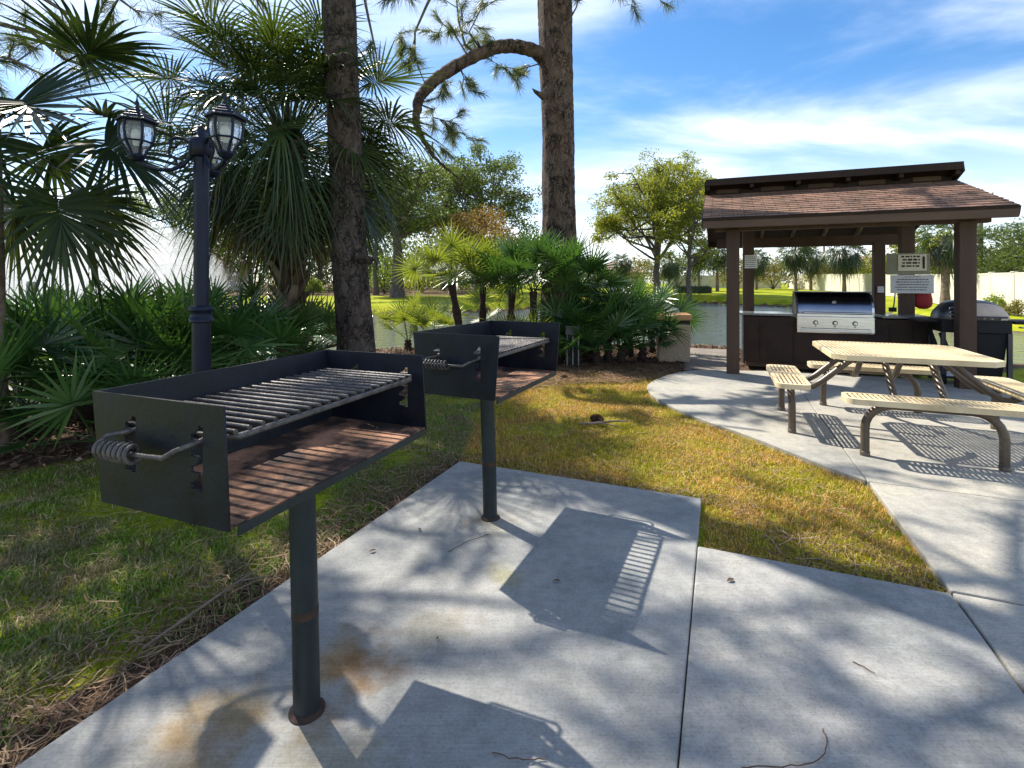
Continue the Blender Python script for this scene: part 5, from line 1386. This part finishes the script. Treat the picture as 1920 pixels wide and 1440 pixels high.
# low clipped hedge
hx, hy = (1298 - 960) / 950 * 49, 49
rng_ = np.random.default_rng(9); t = empty('hedge', (hx, hy, gz(hx, hy)), 0, 'low dark clipped hedge on the far lawn behind the thin tree', 'hedge')
m = MB(); m.box((0, 0, .30), (3.4, .9, .62)); hb = m.build('hedge_core', M['hedge'], t)
nb = NB(); n = 2600
P = rng_.uniform(-1, 1, (n, 3)) * np.array([1.75, .5, .36]) + np.array([0, 0, .34]); ax = rng_.integers(0, 3, n)
leafcloud(nb, P, np.full(n, .06), 1, .07, rng_, 1); nb.build('foliage', M['hedge'], t)

# far wood, one mass behind everything
rng_ = np.random.default_rng(77); nb = NB(); C = []; Rd = []
def belt(px0, px1, Y, pyt, k, jitter=8, wob=0):
    for i in range(k):
        px = px0 + (px1 - px0) * (i + rng_.uniform(0, 1)) / k; yy = Y + rng_.uniform(-5, 5)
        x = (px - 960) / 950 * yy; zt = HC - (pyt + rng_.normal(0, jitter) - 528) / 950 * yy
        zb = gz(x, yy)
        for z in np.arange(zb + .8, zt, 1.5):
            C.append((x + rng_.normal(0, .6), yy + rng_.normal(0, .8), z)); Rd.append(rng_.uniform(1.0, 1.8))
belt(-150, 700, 78, 452, 62); belt(640, 1010, 72, 415, 44, 16); belt(540, 960, 62, 455, 34, 12); belt(1000, 1330, 92, 492, 26, 6); belt(1330, 1960, 84, 480, 44, 8); belt(-150, 250, 66, 430, 24, 14); belt(1700, 2100, 50, 470, 22, 8)
leafcloud(nb, C, Rd, 46, .24, rng_, .9); tag(nb.build('far_wood', M['woods']), 'continuous far woodland behind the lawn', 'woodland', kind='stuff')

# ------------------------------------------------------------------ fence, poles, houses
def make_fence(pts, label, hgt=1.83, step=2.4):
    t = empty('vinyl_fence', (pts[0][0], pts[0][1], gz(*pts[0])), 0, label, 'fence', 'fence panels behind the far lawn')
    o = Vector(t.location); stations = []
    for a, b in zip(pts[:-1], pts[1:]):
        a, b = np.array(a, float), np.array(b, float); L_ = np.linalg.norm(b - a); k = max(1, int(round(L_ / step)))
        for i in range(k): stations.append(a + (b - a) * i / k)
    stations.append(np.array(pts[-1], float))
    for i, s in enumerate(stations):
        z = gz(*s); m = MB(); m.box((s[0] - o.x, s[1] - o.y, z - o.z + hgt / 2 - .05), (.13, .13, hgt + .12)); m.box((s[0] - o.x, s[1] - o.y, z - o.z + hgt + .03), (.17, .17, .04)); m.build('fence_post', M['fence'], t)
    for a, b in zip(stations[:-1], stations[1:]):
        za, zb_ = gz(*a) - o.z, gz(*b) - o.z; d = (b - a) / np.linalg.norm(b - a); a2, b2 = a + d * .066, b - d * .066
        m = MB(); A3 = lambda p, z: (p[0] - o.x, p[1] - o.y, z)
        m.bar(A3(a2, za + hgt / 2), A3(b2, zb_ + hgt / 2), .045, hgt - .18); m.bar(A3(a2, za + hgt - .05), A3(b2, zb_ + hgt - .05), .07, .10); m.bar(A3(a2, za + .10), A3(b2, zb_ + .10), .07, .12)
        m.build('panel', M['fence'], t)
make_fence([(19.6, 16.0), (21.4, 21.6), (30.6, 40.4), (38, 69.5)], 'pale vinyl fence running back from the right border')
make_fence([(37.4, 70.5), (30.5, 75), (24, 77)], 'greyish fence across the far end of the lawn', 1.9)

def make_pole(px, Y, top, r, label):
    x = (px - 960) / 950 * Y; zb = gz(x, Y); zt = HC - (top - 528) / 950 * Y
    t = empty('utility_pole', (x, Y, zb), 0, label, 'pole', 'poles behind the fence')
    m = MB(); m.tube([(0, 0, -.2), (0, 0, (zt - zb) * .5), (0.02, 0, zt - zb)], [r, r * .9, r * .75], 10); m.build('shaft', M['pole'], t, smooth=True)
    m = MB(); m.bar((-.9, 0, zt - zb - .5), (.9, 0, zt - zb - .5), .1, .12)
    for q in (-.8, 0, .8): m.tube([(q, 0, zt - zb - .45), (q, 0, zt - zb - .2)], .05, 6)
    m.build('crossarm', M['pole'], t)
    return (x, Y, zt - .3)
q1 = make_pole(1545, 78, 392, .17, 'slim utility pole in the middle of the pavilion opening')
q2 = make_pole(1838, 33, 355, .17, 'grey utility pole right of the right pavilion post')
m = MB()
for dz in (0, -.9, -1.5):
    a = Vector(q2) + Vector((0, 0, dz)); b = Vector(q1) + Vector((0, 0, dz)); c = Vector((-60, 120, 9 + dz))
    for s0, s1 in ((a, b), (b, c)):
        m.tube([s0.lerp(s1, i / 12) - Vector((0, 0, 1.2 * math.sin(math.pi * i / 12))) for i in range(13)], .018, 4)
tag(m.build('power_line', M['darksteel']), 'thin power lines strung between the utility poles', 'power line')

def make_house(x, y, w, d, h, rz, label, rooft=1.9):
    t = empty('house', (x, y, gz(x, y)), rz, label, 'house', 'houses across the lake')
    m = MB(); m.box((0, 0, h / 2), (w, d, h)); m.build('wall', M['wall'], t)
    m = MB(); e = .6
    V = [(-w / 2 - e, -d / 2 - e, h), (w / 2 + e, -d / 2 - e, h), (w / 2 + e, d / 2 + e, h), (-w / 2 - e, d / 2 + e, h), (-w / 2 + d / 2, 0, h + rooft), (w / 2 - d / 2, 0, h + rooft),
         (-w / 2 - e, -d / 2 - e, h - .2), (w / 2 + e, -d / 2 - e, h - .2), (w / 2 + e, d / 2 + e, h - .2), (-w / 2 - e, d / 2 + e, h - .2)]
    m.add(V, [(0, 1, 5, 4), (2, 3, 4, 5), (1, 2, 5), (3, 0, 4), (6, 7, 1, 0), (7, 8, 2, 1), (8, 9, 3, 2), (9, 6, 0, 3), (9, 8, 7, 6)]); m.build('roof', M['roof2'], t)
    for k in (-.3, .05, .33):
        m = MB(); m.box((k * w, -d / 2 - .02, h * .55), (1.2, .06, 1.1)); f = m.build('window', M['white'], t)
        m = MB(); m.box((k * w, -d / 2 - .055, h * .55), (1.05, .03, .95)); m.build('pane', M['window'], f)
make_house(-41, 45, 13, 8, 3.0, R(28), 'low house with a tan roof and pale walls at the far left', 2.4)
make_house(17, 84, 9, 8, 2.4, R(-10), 'distant tan roofed house left of the round domed tree')
make_house(-46, 60, 26, 9, 3.0, R(20), 'long low house in the mist behind the lawn')
make_house(44, 62, 10, 8, 2.6, R(-70), 'house with a dark roof behind the fence right of the notices', 1.6)

# dark equipment at the left by the shore
def make_pump():
    x, y, _ = at(85, 560, 7.6)
    t = empty('equipment_cabinet', (x, y, gz(x, y)), R(20), 'dark upright equipment housing with a pale pipe and round flange at the left', 'equipment')
    m = MB(); prof = [(-.32, 0), (.32, 0), (.30, .75), (.24, 1.02), (.10, 1.12), (-.28, 1.0), (-.33, .6)]
    n = len(prof); V = [(px_, -.2, z) for px_, z in prof] + [(px_, .2, z) for px_, z in prof]
    m.add(V, [list(range(n)), [2 * n - 1 - i for i in range(n)]] + [(i, n + i, n + (i + 1) % n, (i + 1) % n) for i in range(n)]); m.build('housing', M['ink'], t, bevel=.03)
    m = MB(); m.tube([(-.08, -.27, .78), (-.07, -.27, 1.0), (-.05, -.26, 1.45)], .055, 12); p = m.build('pipe', M['pipe'], t, smooth=True)
    m = MB(); m.lathe([(.10, .70), (.125, .705), (.125, .745), (.10, .75)], 20, (-.08, -.27, 0)); m.build('flange', M['pipe'], p, smooth=True)
    m = MB(); m.tube([(.12, -.02, 1.0), (.13, -.02, 1.3), (.10, -.02, 1.38)], [.13, .12, .04], 12); m.build('vent_cowl', M['ink'], t, smooth=True)
    m = MB(); m.box((.36, -.1, .62), (.10, .10, 1.0)); m.build('white_post', M['pipe'], t, bevel=.01)
make_pump()

# fountain: mist of the spray in the lake
def make_fountain():
    x, y = -20.5, 26.0
    t = empty('fountain', (x, y, WATER_Z), 0, 'tall white fountain spray rising from the lake at the left', 'fountain')
    m = MB(); m.lathe([(.5, -.1), (.55, .05), (.3, .14), (.1, .2)], 16); m.build('nozzle_float', M['darksteel'], t, smooth=True)
    rng = np.random.default_rng(3); nb = NB(); n = 9000
    # ballistic droplets
    a = rng.uniform(0, 2 * math.pi, n); v = rng.uniform(6.0, 10.2, n); el = R(66) + rng.normal(0, .13, n); tt = rng.uniform(.05, 1, n) * 2 * v * np.sin(el) / 9.8
    r_ = v * np.cos(el) * tt; z = v * np.sin(el) * tt - 4.9 * tt ** 2
    P = np.stack([r_ * np.cos(a) + .15 * z + rng.normal(0, .15, n), r_ * np.sin(a) + rng.normal(0, .15, n), np.maximum(z, .02)], 1)
    vel = np.stack([v * np.cos(el) * np.cos(a), v * np.cos(el) * np.sin(a), v * np.sin(el) - 9.8 * tt], 1); vel /= np.linalg.norm(vel, axis=1)[:, None]
    S = np.cross(vel, rng.normal(0, 1, (n, 3))); S /= np.linalg.norm(S, axis=1)[:, None]
    l = rng.uniform(.03, .10, n)[:, None]; w_ = rng.uniform(.006, .014, n)[:, None]
    V = np.stack([P - vel * l, P - S * w_, P + vel * l, P + S * w_], 1)
    nb.add(V.reshape(-1, 3), (np.arange(n) * 4)[:, None] + np.array([[0, 1, 2, 3]]))
    o = nb.build('spray_drops', M['drop'], t); o['kind'] = 'stuff'
    m = MB(); m.lathe([(.3, .02), (2.6, .05), (4.6, .4), (5.3, 1.6), (4.9, 3.0), (3.6, 4.3), (2.0, 5.1), (.6, 5.4)], 28); 
    o = m.build('spray_mist', M['mist'], t, smooth=True)
M['drop'] = leafmat('water_drops', [(0, (.8, .8, .8)), (1, (.9, .9, .9))], (.9, .9, .9), .5, .2, .8)
def mistmat():
    m = bpy.data.materials.new('spray_mist'); m.use_nodes = True; nt = m.node_tree; nt.nodes.clear()
    o = nt.nodes.new('ShaderNodeOutputMaterial'); v = nt.nodes.new('ShaderNodeVolumePrincipled')
    v.inputs['Color'].default_value = (.97, .98, 1, 1); v.inputs['Anisotropy'].default_value = .55; v.inputs['Density'].default_value = .10
    nt.links.new(v.outputs[0], o.inputs['Volume']); return m
M['mist'] = mistmat()
make_fountain()

# ------------------------------------------------------------------ grass, straw, litter
SLABS = [np.array([(2.75, 8.12), (3.55, 8.08), (4.6, 10.6), (3.75, 10.9)]), np.array([off(FL, 0, 0), off(FL, 0, -7), off(FR, 0, -7), off(FR, 0, 0)]), np.array([off(JB, 0, 0), off(JB, 0, -6), off(JB, wB, -6), off(JB, wB, 0)]),
         np.array([off(JC, 0, -6), off(JC, 9, -6), off(JC, 9, 7), off(JC, 0, 7)]), np.array([off(L0, 0, 0)] + arcs + [off(L0, 0, 4.55)])]
def blades(poly, dens, hgt, rng, lean=.6, wid=.0028, edge=.02, keep=None):
    lo_, hi_ = poly.min(0), poly.max(0)
    n = int((hi_ - lo_).prod() * dens)
    P = rng.uniform(lo_, hi_, (n, 2)); P = P[sdist(P, poly) > 0]
    for s in SLABS: P = P[sdist(P, s) < -edge * rng.uniform(.2, 2.0, len(P))]
    if keep is not None: P = P[keep(P)]
    n = len(P); z = ground_z(P[:, 0], P[:, 1])
    a = rng.uniform(0, 2 * math.pi, n); h = hgt * rng.uniform(.45, 1.35, n); ln = lean * rng.uniform(.1, 1.5, n)
    d = np.stack([np.cos(a), np.sin(a), np.zeros(n)], 1); s = np.stack([-np.sin(a), np.cos(a), np.zeros(n)], 1)
    b = np.column_stack([P, z]); up = np.array([0, 0, 1.])
    m_ = b + up * (h * .6)[:, None] + d * (h * ln * .35)[:, None]; e = b + up * (h * np.clip(1 - ln * .25, .35, 1))[:, None] + d * (h * ln)[:, None]
    w_ = (wid * rng.uniform(.6, 1.4, n))[:, None]
    V = np.stack([b - s * w_, b + s * w_, m_ + s * w_ * .8, m_ - s * w_ * .8, e], 1)
    i = (np.arange(n) * 5)[:, None]
    return V.reshape(-1, 3), np.concatenate([i + np.array([[0, 1, 2, 3]]), i + np.array([[3, 2, 4, 4]])], 0)
from mathutils import noise as mnoise
def patchy(thr, sc, ox=0):
    def f(P):
        v = np.array([mnoise.noise(Vector((p[0] * sc + ox, p[1] * sc, 0))) for p in P])
        return v + RNG.normal(0, .18, len(P)) > thr
    return f
rg = np.random.default_rng(5)
LAWN_L = np.array([(-4.6, 3.25), (-3.2, 4.15), (-2.3, 5.1), (-1.2, 6.4), (-.3, 7.3), (-.2, 6.0), (-.42, 4.2), off(FL, 0, .2), off(FL, 0, -6), (-3.6, -1)])
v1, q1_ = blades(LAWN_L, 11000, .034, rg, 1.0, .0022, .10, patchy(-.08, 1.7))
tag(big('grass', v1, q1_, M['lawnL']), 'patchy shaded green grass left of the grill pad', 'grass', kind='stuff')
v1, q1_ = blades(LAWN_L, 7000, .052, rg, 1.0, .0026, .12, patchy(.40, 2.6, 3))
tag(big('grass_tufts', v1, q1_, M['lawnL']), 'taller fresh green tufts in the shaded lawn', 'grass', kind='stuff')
LAWN_C = np.array([(-.42, 4.0), (-.3, 7.4), (.6, 7.9), (1.6, 7.95), (2.2, 7.8), (2.8, 7.6), (2.6, 3.4), (2.05, 2.2), (.95, 2.5), (1.2, 3.2)])
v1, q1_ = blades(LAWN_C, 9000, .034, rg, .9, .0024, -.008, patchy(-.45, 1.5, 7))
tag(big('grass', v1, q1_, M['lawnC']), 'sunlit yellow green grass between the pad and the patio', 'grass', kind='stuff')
SHORE = np.array([(-14, 7.9), (-9.6, 8.5), (-6.3, 10.4), (-3.4, 11.9), (-.5, 12.9), (.5, 13.3), (-.5, 13.4), (-3.2, 12.7), (-6.0, 11.2), (-9.5, 9.5), (-14, 9.4)])
v1, q1_ = blades(SHORE, 1500, .09, rg, .8, .006, .0)
tag(big('grass', v1, q1_, M['lawnC']), 'strip of bright grass along the near shore', 'grass', kind='stuff')
# dead needles and runners lying flat
def flat_strips(polys, n, L_, rng, wid=.0016, lift=.028, edge=.0, notslab=True):
    Ps = []
    for poly, k in zip(polys, n):
        lo_, hi_ = poly.min(0), poly.max(0); P = rng.uniform(lo_, hi_, (k, 2)); P = P[sdist(P, poly) > edge]; Ps.append(P)
    P = np.concatenate(Ps)
    if notslab:
        for s in SLABS: P = P[sdist(P, s) < -.01]
    k = len(P); z = ground_z(P[:, 0], P[:, 1]) + lift * rng.uniform(.2, 1.2, k)
    a = rng.uniform(0, 2 * math.pi, k); l = L_ * rng.uniform(.3, 1.2, k); cv = rng.normal(0, .35, k)
    ts = np.linspace(-.5, .5, 5); V = []
    ang = a[:, None] + cv[:, None] * ts[None]
    X = P[:, 0, None] + l[:, None] * ts[None] * np.cos(ang); Yy = P[:, 1, None] + l[:, None] * ts[None] * np.sin(ang)
    Z = z[:, None] + rng.normal(0, .004, (k, 5))
    nx_, ny_ = -np.sin(ang), np.cos(ang); w_ = wid * rng.uniform(.6, 1.6, k)[:, None]
    Aa = np.stack([X - nx_ * w_, Yy - ny_ * w_, Z], -1); Bb = np.stack([X + nx_ * w_, Yy + ny_ * w_, Z + .001], -1)
    V = np.stack([Aa, Bb], 2)
    b = (np.arange(k) * 10)[:, None]; j = np.arange(4)[None] * 2; a_ = b + j
    return V.reshape(-1, 3), np.stack([a_, a_ + 1, a_ + 3, a_ + 2], -1).reshape(-1, 4)
EDGE_L = np.array([off(FL, -.45, .3), off(FL, 0, .02), off(FL, 0, -6), off(FL, -.4, -6)])
EDGE_C = np.array([off(FL, -.3, .25), off(FR, .35, .12), off(FR, .35, -.7), (2.1, 2.2), (2.2, 2.5), (1.5, 2.95), off(FR, 0, 0), off(FL, 0, 0)])
v1, q1_ = flat_strips([LAWN_L, LAWN_C, EDGE_L, EDGE_C], [15000, 9000, 20000, 6000], .15, rg)
tag(big('pine_straw', v1, q1_, M['straw']), 'dry pine needles and runners scattered over the grass', 'pine straw', kind='stuff')
v1, q1_ = flat_strips([np.array([off(FL, .05, -.05), off(FR, 0, -.05), off(JC, 0, -.05), off(JC, 1.5, -.3), off(JC, 1.2, -2.6), off(FL, .05, -2.6)])], [260], .09, rg, .0011, .004, .0, False)
tag(big('pine_straw', v1, q1_, M['straw']), 'loose pine needles scattered on the concrete pad', 'pine straw', kind='stuff')
MBED = np.array([(-14, 2.6), (-4.6, 3.3), (-3.2, 4.25), (-2.3, 5.2), (-1.2, 6.5), (-.2, 7.5), (.9, 7.9), (2.2, 7.85), (3.2, 8.2), (5, 9.5), (4.4, 12.6), (1, 12.9), (-3.4, 11.8), (-6.2, 10.3), (-9.5, 8.5), (-14, 7.9)])
rl = np.random.default_rng(6); lo_, hi_ = MBED.min(0), MBED.max(0)
P = rl.uniform(lo_, hi_, (52000, 2)); P = P[sdist(P, MBED) > -.1]
for s in SLABS: P = P[sdist(P, s) < -.02]
k = len(P); z = ground_z(P[:, 0], P[:, 1]) + rl.uniform(.004, .045, k)
nrm = rl.normal(0, .45, (k, 3)); nrm[:, 2] += 1; nrm /= np.linalg.norm(nrm, axis=1)[:, None]
a = np.cross(nrm, rl.normal(0, 1, (k, 3))); a /= np.linalg.norm(a, axis=1)[:, None]; b = np.cross(nrm, a)
s1 = rl.uniform(.012, .05, k)[:, None]; s2 = s1 * rl.uniform(.25, .7, k)[:, None]; c = np.column_stack([P, z])
V = np.stack([c - a * s1, c - b * s2, c + a * s1, c + b * s2], 1)
tag(big('leaf_litter', V.reshape(-1, 3), (np.arange(k) * 4)[:, None] + np.array([[0, 1, 2, 3]]), M['litter']), 'brown leaf litter and bark chips under the palmettos', 'leaf litter', kind='stuff')
STRAWB = np.array([(-.6, 6.2), (.6, 6.9), (1.6, 7.0), (2.0, 7.3), (2.7, 8.0), (2.9, 8.6), (1.6, 8.7), (.0, 8.2), (-.9, 7.0)])
v1, q1_ = flat_strips([MBED, STRAWB], [30000, 16000], .22, rg, .002, .05)
tag(big('pine_straw', v1, q1_, M['straw']), 'fallen needles on the mulch bed under the palmettos', 'pine straw', kind='stuff')

# ------------------------------------------------------------------ light, sky, camera
SUN_AZ, SUN_EL = R(43.5), R(50)
sd = Vector((-math.sin(SUN_AZ) * math.cos(SUN_EL), math.cos(SUN_AZ) * math.cos(SUN_EL), math.sin(SUN_EL)))
sl = bpy.data.lights.new('sun', 'SUN'); sl.energy = 4.8; sl.angle = R(.55); sl.color = (1.0, .935, .82)
so = bpy.data.objects.new('sun', sl); COL.objects.link(so)
so.rotation_euler = sd.to_track_quat('Z', 'Y').to_euler(); so.location = (0, 0, 30)

wd_ = bpy.data.worlds.new('World'); SC.world = wd_; wd_.use_nodes = True
nt = wd_.node_tree; L = nt.links; bg = nt.nodes['Background']
sky = N(nt, 'ShaderNodeTexSky', sky_type='NISHITA', sun_disc=False, sun_elevation=SUN_EL, sun_rotation=-SUN_AZ, altitude=0, air_density=1.0, dust_density=.4, ozone_density=3.0)
hs = N(nt, 'ShaderNodeHueSaturation', i_Saturation=1.26, i_Value=1.0); L.new(sky.outputs[0], hs.inputs['Color'])
tc = nt.nodes.new('ShaderNodeTexCoord')
sx = nt.nodes.new('ShaderNodeSeparateXYZ'); L.new(tc.outputs['Generated'], sx.inputs[0])
zc = N(nt, 'ShaderNodeMath', operation='MAXIMUM', i_1=.0); L.new(sx.outputs['Z'], zc.inputs[0])
za = N(nt, 'ShaderNodeMath', operation='ADD', i_1=.16); L.new(zc.outputs[0], za.inputs[0])
dx = N(nt, 'ShaderNodeMath', operation='DIVIDE'); L.new(sx.outputs['X'], dx.inputs[0]); L.new(za.outputs[0], dx.inputs[1])
dy = N(nt, 'ShaderNodeMath', operation='DIVIDE'); L.new(sx.outputs['Y'], dy.inputs[0]); L.new(za.outputs[0], dy.inputs[1])
cv = nt.nodes.new('ShaderNodeCombineXYZ'); L.new(dx.outputs[0], cv.inputs[0]); L.new(dy.outputs[0], cv.inputs[1])
mp = nt.nodes.new('ShaderNodeMapping'); mp.inputs['Scale'].default_value = (.62, 1.15, 1); mp.inputs['Rotation'].default_value = (0, 0, R(-24)); mp.inputs['Location'].default_value = (2.45, .62, 0); L.new(cv.outputs[0], mp.inputs['Vector'])
cn = N(nt, 'ShaderNodeTexNoise', i_Scale=1.15, i_Detail=9, i_Roughness=.56, i_Distortion=.5); L.new(mp.outputs[0], cn.inputs['Vector'])
cr = N(nt, 'ShaderNodeMapRange', interpolation_type='SMOOTHSTEP', i_1=.37, i_2=.80, i_3=0, i_4=.78); L.new(cn.outputs['Fac'], cr.inputs[0])
# thicker veil low down
vz = N(nt, 'ShaderNodeMapRange', interpolation_type='SMOOTHSTEP', i_1=.0, i_2=.34, i_3=.45, i_4=0.0); L.new(sx.outputs['Z'], vz.inputs[0])
mxa = N(nt, 'ShaderNodeMath', operation='ADD', use_clamp=True); L.new(cr.outputs[0], mxa.inputs[0]); L.new(vz.outputs[0], mxa.inputs[1])
mc = N(nt, 'ShaderNodeMixRGB'); mc.inputs[2].default_value = (8.6, 8.9, 9.4, 1); L.new(mxa.outputs[0], mc.inputs[0]); L.new(hs.outputs[0], mc.inputs[1])
L.new(mc.outputs[0], bg.inputs['Color']); bg.inputs['Strength'].default_value = .105

cam = bpy.data.cameras.new('camera'); co = bpy.data.objects.new('camera', cam); COL.objects.link(co)
co.location = (0, 0, HC); co.rotation_euler = (R(90), 0, 0)
cam.sensor_fit = 'HORIZONTAL'; cam.sensor_width = 36; cam.lens = 36 * 950 / 1920; cam.shift_y = -.1; cam.clip_start = .05; cam.clip_end = 2000
SC.camera = co
SC.view_settings.view_transform = 'Standard'; SC.view_settings.look = 'None'; SC.view_settings.gamma = 1; SC.view_settings.exposure = .95
SC.render.engine = 'CYCLES'
SC.cycles.max_bounces = 8; SC.cycles.transparent_max_bounces = 8; SC.cycles.volume_bounces = 1
